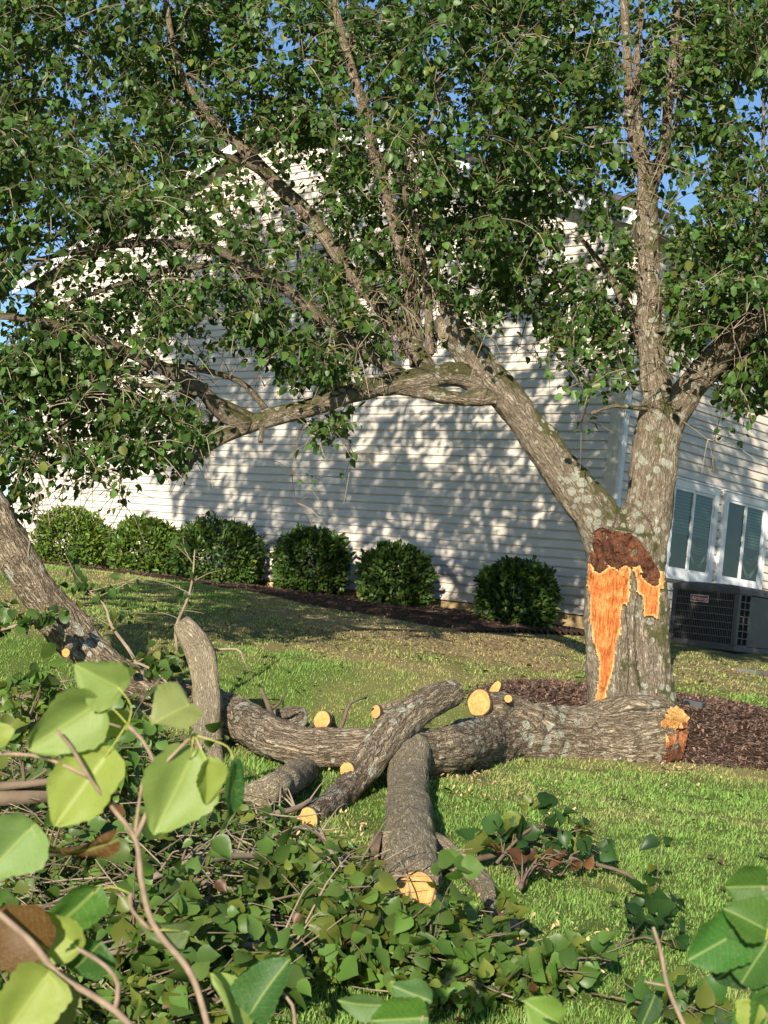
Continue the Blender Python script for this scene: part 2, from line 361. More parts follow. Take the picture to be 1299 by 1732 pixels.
# mulch chips
nC = 24000; cx = np.r_[rng.uniform(TX-1.9, TX+1.9, nC*2), rng.uniform(-11, 4.5, nC*2)]; cy = np.r_[rng.uniform(TY-1.5, TY+1.6, nC*2), rng.uniform(13, 31, nC*2)]
k = np.where(np.arange(nC*4) < nC*2, ring(cx, cy) < .99+.07*rng.random(nC*4), bed(cx, cy) > -.05*rng.random(nC*4)); k &= (cx*NL[0]+cy*NL[1]) < SWALL-.02
cx, cy = cx[k], cy[k]; nC = len(cx); top = np.where(ring(cx, cy) < 1, .004+.07*np.clip(1-ring(cx, cy), 0, 1)**.7, .004+.05*np.clip(bed(cx, cy), 0, 1))
P = np.c_[cx, cy, hgt(cx, cy)+top+.006]
d = unit(nC); d[:, 2] *= .35; d /= np.linalg.norm(d, axis=1)[:, None]; sd = np.cross(d, unit(nC)*.5+[0, 0, 1]); sd /= np.linalg.norm(sd, axis=1)[:, None]
L = (.008+.028*rng.random(nC)**2)[:, None]; Wd = (.004+.006*rng.random(nC))[:, None]
v = np.stack([P-d*L-sd*Wd, P+d*L-sd*Wd*.6, P+d*L+sd*Wd*.6, P-d*L+sd*Wd], 1).reshape(-1, 3)
cc = np.array((.125, .078, .055))*(.35+1.5*rng.random((nC, 1)))
m, n, b, o = mat('mulch_chip'); a = N(n, 'ShaderNodeAttribute', attribute_name='col'); n.links.new(a.outputs['Color'], b.inputs['Base Color']); b.inputs['Roughness'].default_value = .95; M_CHIP = m
tag(fastmesh('mulch_chips', v, np.arange(nC*4).reshape(-1, 4), M_CHIP, None, np.repeat(cc, 4, 0)), 'dark brown shredded mulch chips under the shrubs and around the tree', 'mulch', kind='stuff')

# grass
def grass(n_, ylo, yhi, hmin, hmax, wid, seedp):
    y = rng.uniform(ylo, yhi, n_); x = (rng.random(n_)*2-1)*(y*.30+1.0)
    dr = dryness(x, y)
    k = (ring(x, y) > .98) & (bed(x, y) <= .01) & (x*NL[0]+y*NL[1] < SWALL-.05) & ((y > 5) | (rng.random(n_) < .9)) & (rng.random(n_) > dr*.6)
    k &= ~((x > C0[0]) & ((x-C0[0])*-.7278+(y-C0[1])*.6858 > .0))
    x, y, dr = x[k], y[k], dr[k]; n2 = len(x)
    P = np.c_[x, y, hgt(x, y)-.004]
    cl = np.clip(.75+.9*vnoise(x, y, 4.5, 5.), .35, 1.6)
    h = (hmin+(hmax-hmin)*rng.random(n2)**1.6)*cl*(1-.3*dr)
    ang = rng.random(n2)*2*math.pi; ln = np.c_[np.cos(ang), np.sin(ang), np.zeros(n2)]*(h*(.25+.9*rng.random(n2)))[:, None]
    sd = np.c_[-np.sin(ang+rng.normal(size=n2)*.8), np.cos(ang), np.zeros(n2)]*(wid*(.6+.8*rng.random(n2)))[:, None]
    up = np.c_[np.zeros(n2), np.zeros(n2), h]
    v = np.stack([P-sd, P+sd, P+up*.62+ln*.35+sd*.75, P+up*.62+ln*.35-sd*.75, P+up*.95+ln*1.0], 1).reshape(-1, 3)
    i = np.arange(n2)[:, None]*5
    f = np.concatenate([i+[0, 1, 2, 3], i+[3, 2, 4, 4]])
    t = np.clip(dr[:, None]*1.1+rng.normal(size=(n2, 1))*.22, 0, 1)
    g = np.array((.215, .37, .085))*(.65+.8*rng.random((n2, 1))); c = g*(1-t)+np.array((.52, .43, .20))*(.6+.7*rng.random((n2, 1)))*t
    return v, i, c
vs, cs, qs, ts, off = [], [], [], [], 0
for a in ((130000, 4.3, 8, .015, .052, .0021, 1), (150000, 8, 12.5, .015, .05, .0028, 2), (150000, 12.5, 21, .012, .045, .0046, 3)):
    v, i, c = grass(*a); vs.append(v); cs.append(np.repeat(c, 5, 0)); i = i+off
    qs.append(np.stack([i[:, 0], i[:, 0]+1, i[:, 0]+2, i[:, 0]+3], 1)); ts.append(np.stack([i[:, 0]+3, i[:, 0]+2, i[:, 0]+4], 1)); off += len(v)
v = np.concatenate(vs); Q = np.concatenate(qs); T = np.concatenate(ts)
T = np.concatenate([np.stack([Q[:, 0], Q[:, 1], Q[:, 2]], 1), np.stack([Q[:, 0], Q[:, 2], Q[:, 3]], 1), T])
tag(fastmesh('grass', v, T, M_GRASS, None, np.concatenate(cs)), 'short lawn grass, green in front and straw coloured behind', 'grass', kind='stuff')

# ================================================================== HOUSE
C = C0*1.0; C[2] = 0
UL = np.array([-.7281, .6855, 0]); VR = np.array([.6855, .7281, 0])
def W(u, v, z): return C+UL*u+VR*v+np.array([0, 0, z])     # left wall v=0 (outward -v), right wall u=0 (outward -u)
def pl_left(px, py):
    p = rayplane(px, py, VR[0], VR[1], C[:2]@VR[:2]); return (p-C)@UL, p[2]
def pl_right(px, py, o_=0.0):
    p = rayplane(px, py, UL[0], UL[1], C[:2]@UL[:2]-o_); return (p-C)@VR, p[2]
ZB, CO = .12, .115
uE, zE = pl_left(1062, 372); uP, zP = pl_left(500, 205)
zE = min(zE, 6.2); 
print('eave', uE, zE, 'peak', uP, zP)
house = thing('house', W(0, 0, 0), 'two storey house with cream lapped siding behind the shrubs and broken tree', 'house')
def siding():
    m, n, b, o = mat('vinyl_siding'); tc = N(n, 'ShaderNodeTexCoord')
    f = noi(n, mapping(n, tc.outputs['Object'], (.6, .6, 6)), 4, 5)
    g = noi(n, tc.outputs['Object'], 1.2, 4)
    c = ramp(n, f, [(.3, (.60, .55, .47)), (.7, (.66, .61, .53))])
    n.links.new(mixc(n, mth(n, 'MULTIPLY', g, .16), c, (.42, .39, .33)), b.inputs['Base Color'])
    b.inputs['Roughness'].default_value = .5; b.inputs['Specular IOR Level'].default_value = .35
    bump(n, b, noi(n, mapping(n, tc.outputs['Object'], (1, 1, 14)), 22, 4), .12, .004); return m
M_SID = siding(); M_TRIM = simple('white_trim', (.74, .76, .76), .45, .4, .06, 5); M_CREAM = simple('cream_trim', (.60, .54, .44), .5, .4, .06, 4)
PROF = [(0., .019), (.10, .0195), (.60, .013), (.80, .006), (.88, -.003), (1.0, -.006)]
HPk = zP; SLOPE = (zP-zE)/uP
ULEN = 2*uP
def ulim(z):     # gable outline at height z
    if z <= zE: return 0., ULEN
    a = (z-zE)/SLOPE; return a, ULEN-a
mb = MB(); z = ZB
while z < zP-.05:
    p0 = W(0, 0, 0)
    ring_ = []
    for t, of in PROF:
        zz = z+t*CO; a, c_ = ulim(min(zz, zP-.02)); ring_.append((W(a, -of, zz), W(c_, -of, zz)))
    vs = [q for r_ in ring_ for q in r_]; a, c_ = ulim(z); vs += [W(a, -.0, z), W(c_, -.0, z)]
    mb.add(vs, [(2*i, 2*i+2, 2*i+3, 2*i+1) for i in range(len(PROF)-1)]+[(2*len(PROF), 0, 1, 2*len(PROF)+1)])
    z += CO
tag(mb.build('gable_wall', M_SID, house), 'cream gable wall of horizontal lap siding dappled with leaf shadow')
mb = MB(); z = ZB; VL = 16.
while z < zE:
    vs = [q for t, of in PROF for q in (W(-of, 0, z+t*CO), W(-of, VL, z+t*CO))]+[W(0, 0, z), W(0, VL, z)]
    mb.add(vs, [(2*i, 2*i+2, 2*i+3, 2*i+1) for i in range(len(PROF)-1)]+[(2*len(PROF), 0, 1, 2*len(PROF)+1)]); z += CO
mb.build('side_wall', M_SID, house)
# solid core, foundation, corner board, roof
mb = MB(); mb.box(W, (ULEN/2, VL/2, (ZB+zE)/2), (ULEN-.02, VL-.02, zE-ZB)); mb.build('wall_core', M_CREAM, house)
mb = MB(); mb.box(W, (ULEN/2, VL/2, -.26), (ULEN-.05, VL-.05, .74)); mb.build('foundation', simple('block_foundation', (.50, .38, .20), .9, .1, .15, 5, bstr=.4), house)
mb = MB(); mb.box(W, (.045, -.0135, (ZB+zE)/2), (.13, .025, zE-ZB)); mb.box(W, (-.0135, .045, (ZB+zE)/2), (.025, .13, zE-ZB)); mb.build('corner_board', M_CREAM, house, bevel=.003)
M_ROOF = simple('asphalt_shingle', (.09, .085, .08), .95, .1, .3, 14, bstr=.6, bsc=40)
mb = MB()
for s in (0, 1):
    u0 = -.3 if s == 0 else ULEN+.3; z0 = zE-.3*SLOPE+.05
    vs = [W(u0, -.28, z0), W(uP, -.28, zP+.05), W(uP, VL+.3, zP+.05), W(u0, VL+.3, z0)]
    vs += [q+np.array([0, 0, .14]) for q in vs]
    mb.add(vs, [(0, 1, 2, 3), (4, 7, 6, 5), (0, 4, 5, 1), (1, 5, 6, 2), (2, 6, 7, 3), (3, 7, 4, 0)])
mb.build('roof', M_ROOF, house)
mb = MB()
for s in (0, 1):
    u0 = -.3 if s == 0 else ULEN+.3; z0 = zE-.3*SLOPE
    vs = [W(u0, -.30, z0-.13), W(uP, -.30, zP-.13), W(uP, -.30, zP+.06), W(u0, -.30, z0+.06)]; vs += [q+VR*.018 for q in vs]
    mb.add(vs, [(0, 1, 2, 3), (7, 6, 5, 4), (0, 4, 5, 1), (3, 2, 6, 7), (0, 3, 7, 4)])
mb.box(W, (-.31, VL/2, zE-.3*SLOPE-.03), (.03, VL+.5, .17)); mb.build('fascia', M_TRIM, house)
# downspout
vD, zD = pl_right(1052, 700); v2, z2 = pl_right(1036, 870); vD = (vD+v2)/2
mb = MB(); mb.box(W, (-.05, vD, (zD+.02)/2+.04), (.07, .085, zD-.06)); mb.box(W, (-.052, vD, zD*.45), (.078, .1, .03))
q = [W(-.05, vD, zD), W(-.06, vD, zD+.25), W(-.2, vD-.1, zE-.25)]
mb.box(W, (-.05, vD, (zE+zD)/2-.1), (.07, .085, zE-zD-.25)); mb.build('downspout', M_TRIM, house, bevel=.006)
# windows
def glassmat():
    m, n, b, o = mat('window_glass'); n.nodes.remove(b)
    g = N(n, 'ShaderNodeBsdfGlossy', i_Roughness=.02); g.inputs[0].default_value = (.9, 1, 1, 1); t = N(n, 'ShaderNodeBsdfTransparent'); t.inputs[0].default_value = (.6, .7, .68, 1)
    fr = N(n, 'ShaderNodeFresnel', i_IOR=1.38); mx = N(n, 'ShaderNodeMixShader'); n.links.new(mth(n, 'MULTIPLY', fr.outputs[0], .1), mx.inputs[0]); n.links.new(t.outputs[0], mx.inputs[1]); n.links.new(g.outputs[0], mx.inputs[2]); n.links.new(mx.outputs[0], o.inputs[0]); return m
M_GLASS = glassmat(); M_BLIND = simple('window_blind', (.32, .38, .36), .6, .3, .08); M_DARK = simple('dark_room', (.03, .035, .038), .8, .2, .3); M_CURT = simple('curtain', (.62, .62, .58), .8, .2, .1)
def window(v0, v1, z0, z1, openleft, curt, label):
    win = MB(); T_ = .10
    B = lambda c, s, mb_: mb_.box(W, c, s)
    vm = (v0+v1)/2; zm = (z0+z1)/2
    B((-.034, v0+T_/2, zm), (.05, T_, z1-z0), win); B((-.034, v1-T_/2, zm), (.05, T_, z1-z0), win)
    B((-.036, vm, z1-T_/2), (.054, v1-v0-2*T_+.002, T_), win); B((-.036, vm, z0+T_/2), (.054, v1-v0-2*T_+.002, T_), win)
    B((-.046, vm, z1+.012), (.075, v1-v0+.05, .024), win); B((-.046, vm, z0-.012), (.07, v1-v0+.03, .024), win)
    w_ = win.build('window', M_TRIM, house, bevel=.004); tag(w_, label)
    a, c, lo, hi = v0+T_, v1-T_, z0+T_, z1-T_
    s = MB(); F_ = .035
    for (p, q_) in ((a, vm), (vm, c)):
        of = -.038 if p == a else -.03
        s.box(W, (of, p+F_/2, (lo+hi)/2), (.02, F_, hi-lo)); s.box(W, (of, q_-F_/2, (lo+hi)/2), (.02, F_, hi-lo))
        s.box(W, (of-.002, (p+q_)/2, lo+F_/2), (.02, q_-p-2*F_, F_)); s.box(W, (of-.002, (p+q_)/2, hi-F_/2), (.02, q_-p-2*F_, F_))
    s.build('sash', M_TRIM, w_)
    g = MB(); g.box(W, (-.030, (a+c)/2, (lo+hi)/2), (.003, c-a-.01, hi-lo-.01)); g.build('pane', M_GLASS, w_)
    d = MB(); d.box(W, (-.0185, (a+c)/2, (lo+hi)/2), (.003, c-a, hi-lo)); d.build('dark_backing', M_DARK, w_)  # dark sheet on the closed wall, its colour stands for the room's shade
    bl = MB(); zz = lo+.03+(0.0 if not curt else .42*(hi-lo)); 
    a1 = a+.02 if not openleft else vm+.01
    while zz < hi-.02:
        vs = [W(-.021, a1, zz), W(-.021, c-.02, zz), W(-.027, c-.02, zz+.027), W(-.027, a1, zz+.027)]; bl.add(vs, [(0, 1, 2, 3)]); zz += .042
    bl.build('blind', M_BLIND, w_)
    if curt:
        cu = MB()
        for k in range(5):
            zc = lo+.4*(hi-lo)-k*.035
            P = [W(-.024, vm+.03+(c-vm-.06)*t, zc-.10*math.sin(t*math.pi)*(1 if k < 3 else 2.2)) for t in np.linspace(0, 1, 9)]
            tube(cu, P, [.005]*9, 4, .05)
        cu.build('curtain', M_CURT, w_)
    return w_
def wr(p): return pl_right(*p)
vA0, _ = wr((1122, 900)); vA1, zt = wr((1213, 828)); _, zb = wr((1203, 988))
window(vA0, vA1, zb, zt, False, True, 'white sliding window half hidden by the right side of the trunk')
vB0, zt2 = wr((1222, 832)); vB1, zt3 = wr((1297, 856)); _, zb2 = wr((1212, 990))
print('win', vA0, vA1, zt, zb, vB0, vB1, zt2, zb2)
window(vB0, vB1, zb, zt, True, True, 'white sliding window with its dark left sash beside the frame edge')
# upper storey windows above, mostly behind leaves
vU, zu = wr((1166, 636)); 
window(vU, vU+1.3, zu, zu+1.35, False, False, 'upstairs window glimpsed between leaves')
window(vU+1.45, vU+2.75, zu, zu+1.35, False, False, 'upstairs window at the far right among leaves')
# vent, round cover, boxes
v_, z_ = wr((1205, 786)); mb = MB(); mb.box(W, (-.04, v_, z_), (.06, .10, .17)); mb.box(W, (-.075, v_, z_-.04), (.03, .09, .05)); mb.build('wall_vent', M_CREAM, house, bevel=.005)
v_, z_ = wr((1172, 1010)); mb = MB(); mb.box(W, (-.06, v_, z_), (.09, .17, .42)); mb.build('line_cover', M_CREAM, house, bevel=.006)
v_, z_ = wr((1152, 1048)); mb = MB(); mb.box(W, (-.075, v_, z_), (.12, .26, .26)); mb.box(W, (-.08, v_, z_+.005), (.125, .20, .18)); mb.build('electric_box', M_CREAM, house, bevel=.006)
mb = MB(); q0 = z_-.12; tube(mb, [W(-.06, v_-.03, q0), W(-.06, v_-.03, 0), W(-.2, v_+.1, -.02), W(-.35, v_+.3, .0)], [.012]*4, 6, .1); mb.build('conduit', M_DARK, house)
v_, z_ = wr((1126, 938)); mb = MB(); tube(mb, [W(-.015, v_, z_), W(-.05, v_, z_), W(-.055, v_, z_)], [.055, .05, .03], 16, .02); mb.build('round_vent_cover', M_TRIM, house, smooth=True)

# ================================================================== AC UNIT
acn = rayplane(1240, 1116, UL[0], UL[1], C[:2]@UL[:2]-1.45)   # nearest corner, 1.45 m out from the side wall
AZ = -.13
ac = thing('air_conditioner', (acn[0], acn[1], AZ), 'grey louvred outdoor air conditioner unit standing beneath the windows', 'air conditioner')
def A(u, v, z): return np.array([acn[0], acn[1], AZ])+UL*u+VR*v+np.array([0, 0, z])   # u: along left face back-left, v: along right face
AW, AH = .92, .80
M_AC = simple('ac_paint', (.075, .072, .07), .45, .4, .1, 10); M_ACL = simple('ac_grille', (.10, .097, .09), .5, .4, .1, 10); M_ACD = simple('ac_inside', (.012, .012, .013), .8, .2)
mb = MB(); mb.box(A, (AW/2, AW/2, .08+AH*.5-.04), (AW-.05, AW-.05, AH-.10)); mb.build('coil', M_ACD, ac)
mb = MB(); mb.box(A, (AW/2, AW/2, .055), (AW, AW, .07))
for (a, c) in ((0, 0), (AW, 0), (0, AW), (AW, AW)): mb.box(A, (a+(.03 if a == 0 else -.03), c+(.03 if c == 0 else -.03), .09+(AH-.17)/2), (.065, .065, AH-.17))
mb.build('cabinet_frame', M_AC, ac, bevel=.008)
mb = MB()
prf = [(0, .0, AH-.085), (0, .0, AH-.03), (.02, 0, AH-.01), (.07, 0, AH+.012), (AW*.3, 0, AH+.03)]
rr = []
for ins, _, zz in prf: rr += [A(ins-.012*(ins == 0), ins-.012*(ins == 0), zz), A(AW-ins+.012*(ins == 0), ins-.012*(ins == 0), zz), A(AW-ins+.012*(ins == 0), AW-ins+.012*(ins == 0), zz), A(ins-.012*(ins == 0), AW-ins+.012*(ins == 0), zz)]
mb.add(rr, [(4*i+j, 4*i+(j+1) % 4, 4*i+4+(j+1) % 4, 4*i+4+j) for i in range(len(prf)-1) for j in range(4)]+[(16, 17, 18, 19), (3, 2, 1, 0)])
mb.build('top_cover', M_AC, ac, bevel=.006)
def grille(name, face, a0, a1, nv, nh, wv=.006):
    mb = MB()
    F = (lambda t, z, dx: A(t, dx, z)) if face == 0 else (lambda t, z, dx: A(dx, t, z))
    def bx(t, z, st, sz, d_, th):
        vs = [F(t+i*st/2, z+k*sz/2, d_+j*th/2) for i in (-1, 1) for j in (-1, 1) for k in (-1, 1)]
        mb.add(vs, [(0, 1, 3, 2), (4, 6, 7, 5), (0, 4, 5, 1), (2, 3, 7, 6), (0, 2, 6, 4), (1, 5, 7, 3)])
    z0, z1 = .095, AH-.09
    for i in range(nv+1): bx(a0+(a1-a0)*i/nv, (z0+z1)/2, wv, z1-z0, .012, .012)
    for k in range(nh+1): bx((a0+a1)/2, z0+(z1-z0)*k/nh, a1-a0, .012, .009, .014)
    return mb.build(name, M_ACL, ac)
grille('louvred_panel', 0, .06, AW-.06, 34, 7)
grille('louvred_panel', 1, .06, .30, 2, 7, .012); 
mb = MB(); mb.box(A, (.013, .30+(AW-.36)/2, .09+(AH-.18)/2), (.02, AW-.36, AH-.185)); mb.build('access_panel', M_AC, ac, bevel=.004)
mb = MB()
for k in range(7): mb.box(A, (.0025, .30+(AW-.36)/2, .16+k*.085), (.004, AW-.42, .006))
mb.build('panel_ribs', M_ACL, ac)
mb = MB(); mb.box(A, (AW/2, AW/2, -.03), (AW+.14, AW+.14, .09)); mb.build('plastic_pad', M_ACD, ac, bevel=.01)
# badge with the lettering
M_BADGE = simple('badge_red', (.30, .05, .05), .4, .4, .1); M_WHITE = simple('badge_white', (.75, .72, .70), .4, .4, .04)
mb = MB(); mb.box(A, (AW*.58, -.004, AH-.185), (.25, .008, .085)); mb.box(A, (AW*.58, -.006, AH-.185), (.22, .010, .062)); bd = mb.build('badge', M_WHITE, ac)
mb = MB(); mb.box(A, (AW*.58, -.0125, AH-.185), (.235, .003, .072)); mb.build('badge_plate', M_BADGE, bd)
cu = bpy.data.curves.new('badge_lettering', 'FONT'); cu.body = 'Airtemp'; cu.size = .066; cu.extrude = .0015; cu.align_x = 'CENTER'; cu.align_y = 'CENTER'; cu.shear = .25
to = bpy.data.objects.new('badge_lettering_src', cu)
COL.objects.link(to); dg = bpy.context.evaluated_depsgraph_get(); tm = bpy.data.meshes.new_from_object(to.evaluated_get(dg)); COL.objects.unlink(to); bpy.data.objects.remove(to)
tv = [A(AW*.58-q.co.x, -.016-q.co.z, AH-.185+q.co.y) for q in tm.vertices]
obj('badge_lettering', tv, [tuple(p.vertices) for p in tm.polygons], M_WHITE, bd)
# stone paver by the unit and black plastic drain piece
p = gnd(1276, 1140); mb = MB(); Fp = lambda u, v, z: p+UL*u+VR*v+np.array([0, 0, z]); mb.box(Fp, (0, 0, .02), (.22, .34, .05))
tag(mb.build('paving_stone', simple('mossy_stone', (.14, .14, .11), .9, .2, .25, 12, bstr=.5), None, bevel=.01), 'flat mossy stone lying on the grass before the air conditioner', 'stone')
p = gnd(1172, 1206); M_BLK = simple('black_plastic', (.02, .021, .023), .4, .5, .1)
Fd = lambda u, v, z: p+np.array([math.cos(-.35), math.sin(-.35), 0])*u+np.array([.34, .94, 0])*v+np.array([0, 0, z-.1*u])
dr = thing('drain_outlet', p, 'black plastic drain outlet in the mulch right of the trunk', 'drain')
mb = MB(); mb.box(Fd, (0, 0, .055), (.17, .14, .10)); mb.build('body', M_BLK, dr, bevel=.012)
mb = MB(); tube(mb, [Fd(-.045, -.068, .065), Fd(-.045, -.078, .065)], [.027, .027], 16, .02); mb.build('outlet_hole', M_ACD, dr)
mb = MB(); mb.box(Fd, (0, -.0, -.004), (.19, .16, .022)); mb.build('grey_rim', simple('grey_plastic', (.22, .20, .19), .6, .3), dr, bevel=.004)
p = gnd(1184, 1241); mb = MB(); mb.box(lambda u, v, z: p+np.array([u, v, z+u*.3]), (0, 0, .015), (.055, .03, .012)); tag(mb.build('wood_chip', M_TORN, None, bevel=.003), 'small orange wood chip on the mulch right of the log end', 'wood chip')

# ================================================================== SHRUBS
def shrub(px, py, wpx, hpx, label, base, yel):
    dirn = ray(px, py); d = 14.35/(NL[0]*dirn[0]/dirn[1]+NL[1]); c = at(px, py, d); rx = wpx*.47*d/FPX; rz = hpx*.49*d/FPX; zg = float(hgt(c[0], c[1]))
    t = thing('shrub', (c[0], c[1], zg), label, 'shrub', 'clipped evergreen shrubs along the gable wall')
    n_ = 6800; u = unit(n_); rad = (1-.42*rng.random(n_)**1.6)
    q = np.sign(u)*np.abs(u)**.82; q /= np.maximum(np.abs(q).max(1), np.linalg.norm(q, axis=1)*.93)[:, None]
    lump = np.array([1+.12*noise.noise(Vector(a*2.3)+Vector((px, 0, 0)))+.10*noise.noise(Vector(a*6)+Vector((px, 3, 0))) for a in u])
    pos = c+q*np.array([rx, rx*.92, rz])*(rad*lump)[:, None]*.97; k = pos[:, 2] > zg+.03; pos, u2 = pos[k], u[k]; m_ = len(pos)
    tip = u2*.6+unit(m_)*.7+np.array([0, 0, .35]); nor = unit(m_)*.7+u2*.4+[0, 0, .5]
    for _ in range(26):
        w_ = unit(1)[0]; w_[2] = abs(w_[2])*.9+.1; w_ /= np.linalg.norm(w_); e0 = c+w_*np.array([rx, rx*.92, rz])*.97; L_ = random.uniform(.04, .13); kk = 9
        pos = np.r_[pos, e0+(w_+unit(1)[0]*.3)*L_*rng.random((kk, 1))*1.2]; tip = np.r_[tip, unit(kk)*.6+w_]; nor = np.r_[nor, unit(kk)]
    m_ = len(pos)
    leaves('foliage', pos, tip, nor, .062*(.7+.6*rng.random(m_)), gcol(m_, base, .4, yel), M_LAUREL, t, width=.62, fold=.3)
    mb = MB()
    for i in range(7):
        a = rng.random()*6.28; e = c+np.array([math.cos(a)*rx*.55, math.sin(a)*rx*.55, rz*(.2+.5*rng.random())])
        tube(mb, [(c[0]+math.cos(a)*.04, c[1]+math.sin(a)*.04, zg-.03), c*.5+e*.5-np.array([0, 0, rz*.2]), e], [.018, .012, .005], 5, .1)
    mb.build('stem', M_TWIG, t)
shrub(119, 922, 136, 126, 'leftmost clipped evergreen shrub, brightly sunlit on its top', (.085, .155, .02), .25)  # sunlit look put into the colour: lighter, yellower leaves than its neighbours
shrub(243, 938, 122, 126, 'second shrub from the left, squeezed between the sunlit one and the widest one', (.07, .13, .02), .15)  # leaf colour raised a little as well, for the sunlit top
shrub(368, 947, 160, 138, 'widest clipped shrub, third from the left, touching its left neighbour', (.048, .095, .018), .05)
shrub(527, 960, 132, 134, 'round clipped shrub standing free, fourth from the left', (.048, .095, .018), .05)
shrub(670, 983, 130, 124, 'clipped shrub fifth from the left with bare mulch around it', (.048, .095, .018), .05)
shrub(874, 1015, 146, 132, 'clipped shrub nearest to the broken tree trunk', (.048, .095, .018), .05)

# ================================================================== STANDING TREE
TD = 11.6
base = at(1066, 1150, TD); base[2] = hgt(base[0], base[1])
tree = thing('broken_tree', base, 'standing pear tree with torn orange wood on its trunk and leaning left limb', 'tree')
def pts(L): return [at(a, b_, d) for a, b_, d, r in L], [r*d/FPX for a, b_, d, r in L]
MAIN = [
 [(1028, 1255, 11.5, 48), (1034, 1180, 11.5, 40), (1030, 1100, 11.48, 38), (1027, 1010, 11.5, 37), (1030, 950, 11.55, 34)],
 [(1108, 1255, 11.5, 52), (1102, 1190, 11.5, 44), (1096, 1110, 11.48, 38), (1093, 1020, 11.5, 37), (1090, 960, 11.55, 34)],
 [(1068, 1260, 11.65, 88), (1068, 1205, 11.65, 76), (1064, 1150, 11.65, 70), (1062, 1080, 11.65, 66), (1060, 1000, 11.65, 65), (1058, 945, TD, 64), (1062, 905, TD, 58)],
 [(1060, 960, TD, 55), (1032, 910, TD, 46), (1000, 862, 11.55, 38), (947, 792, 11.5, 33), (892, 716, 11.45, 29), (842, 652, 11.4, 29), (802, 604, 11.4, 28), (774, 570, 11.35, 27), (759, 547, 11.3, 25), (753, 533, 11.3, 20)],
 [(1070, 960, TD, 55), (1086, 900, TD, 46), (1097, 860, TD, 42), (1104, 800, TD, 40), (1110, 750, TD, 40), (1118, 710, TD, 38), (1112, 665, TD, 27), (1104, 620, 11.65, 22), (1100, 560, 11.7, 20.5), (1097, 450, 11.8, 19), (1095, 370, 11.9, 18), (1096, 300, 12, 19)],
 [(1120, 730, TD, 32), (1140, 695, 11.58, 29), (1168, 655, 11.5, 25), (1200, 618, 11.4, 24), (1232, 585, 11.3, 23), (1262, 556, 11.2, 21), (1276, 542, 11.2, 19)],
 [(835, 655, 11.4, 20), (795, 640, 11.38, 21), (750, 634, 11.3, 20), (700, 640, 11.2, 19), (640, 655, 11.1, 17), (580, 669, 11.0, 17), (520, 690, 10.9, 16), (455, 707, 10.8, 14.5), (400, 728, 10.7, 13)],
 [(835, 668, 11.38, 18), (795, 674, 11.33, 12), (745, 669, 11.25, 12), (690, 660, 11.18, 10), (650, 655, 11.1, 9)],
]
def organic(name, chains, voxel, m, parent, disp=.012, extra=None):
    mb = MB(); sk = []
    for ch in chains:
        p_, r_ = pts(ch) if len(ch[0]) == 4 and not isinstance(ch[0][0], np.ndarray) else ([c_[0] for c_ in ch], [c_[1] for c_ in ch])
        P_, Q_ = tube(mb, p_, r_, 20, .06); sk.append((P_, Q_))
    me = bpy.data.meshes.new('tmp'); me.from_pydata(mb.v, [], mb.f); to = bpy.data.objects.new('tmp', me); COL.objects.link(to)
    md = to.modifiers.new('r', 'REMESH'); md.mode = 'VOXEL'; md.voxel_size = voxel; md.adaptivity = 0
    sm = to.modifiers.new('s', 'SMOOTH'); sm.iterations = 5; sm.factor = .6
    dg = bpy.context.evaluated_depsgraph_get(); me2 = bpy.data.meshes.new_from_object(to.evaluated_get(dg)); bpy.data.objects.remove(to)
    n_ = len(me2.vertices); co = np.zeros(n_*3); me2.vertices.foreach_get('co', co); co = co.reshape(-1, 3)
    no = np.zeros(n_*3); me2.vertices.foreach_get('normal', no); no = no.reshape(-1, 3)
    SP = np.concatenate([s[0] for s in sk]); SQ = np.concatenate([s[1] for s in sk])
    FR = [frames(s[0]) for s in sk]; TT = np.concatenate([f_[0] for f_ in FR]); AA = np.concatenate([f_[1] for f_ in FR]); BB = np.concatenate([f_[2] for f_ in FR])
    LL = np.concatenate([np.concatenate([[0], np.cumsum(np.linalg.norm(np.diff(s[0], axis=0), axis=1))])+7.3*i for i, s in enumerate(sk)])
    bc = np.zeros((n_, 3))
    for i in range(0, n_, 4000):
        c_ = co[i:i+4000]; D = np.linalg.norm(c_[:, None]-SP[None], axis=2)-SQ[None]*.9; j = D.argmin(1); dl = c_-SP[j]
        bc[i:i+4000] = np.c_[(dl*AA[j]).sum(1), (dl*BB[j]).sum(1), LL[j]+(dl*TT[j]).sum(1)]
    h = np.array([noise.noise(Vector((q[0]*34, q[1]*34, q[2]*7)))*.6+abs(noise.noise(Vector((q[0]*70, q[1]*70, q[2]*15))))*.8+noise.noise(Vector((q[0]*9, q[1]*9, q[2]*4)))*1.1 for q in bc])
    co = co+no*(h*disp)[:, None]
    lump = np.array([noise.noise(Vector(q)*4.5)+.5*noise.noise(Vector(q)*11) for q in co]); co = co+no*(lump*disp*1.7)[:, None]
    if extra: co = extra(co, no)
    return co, [tuple(p.vertices) for p in me2.polygons], bc
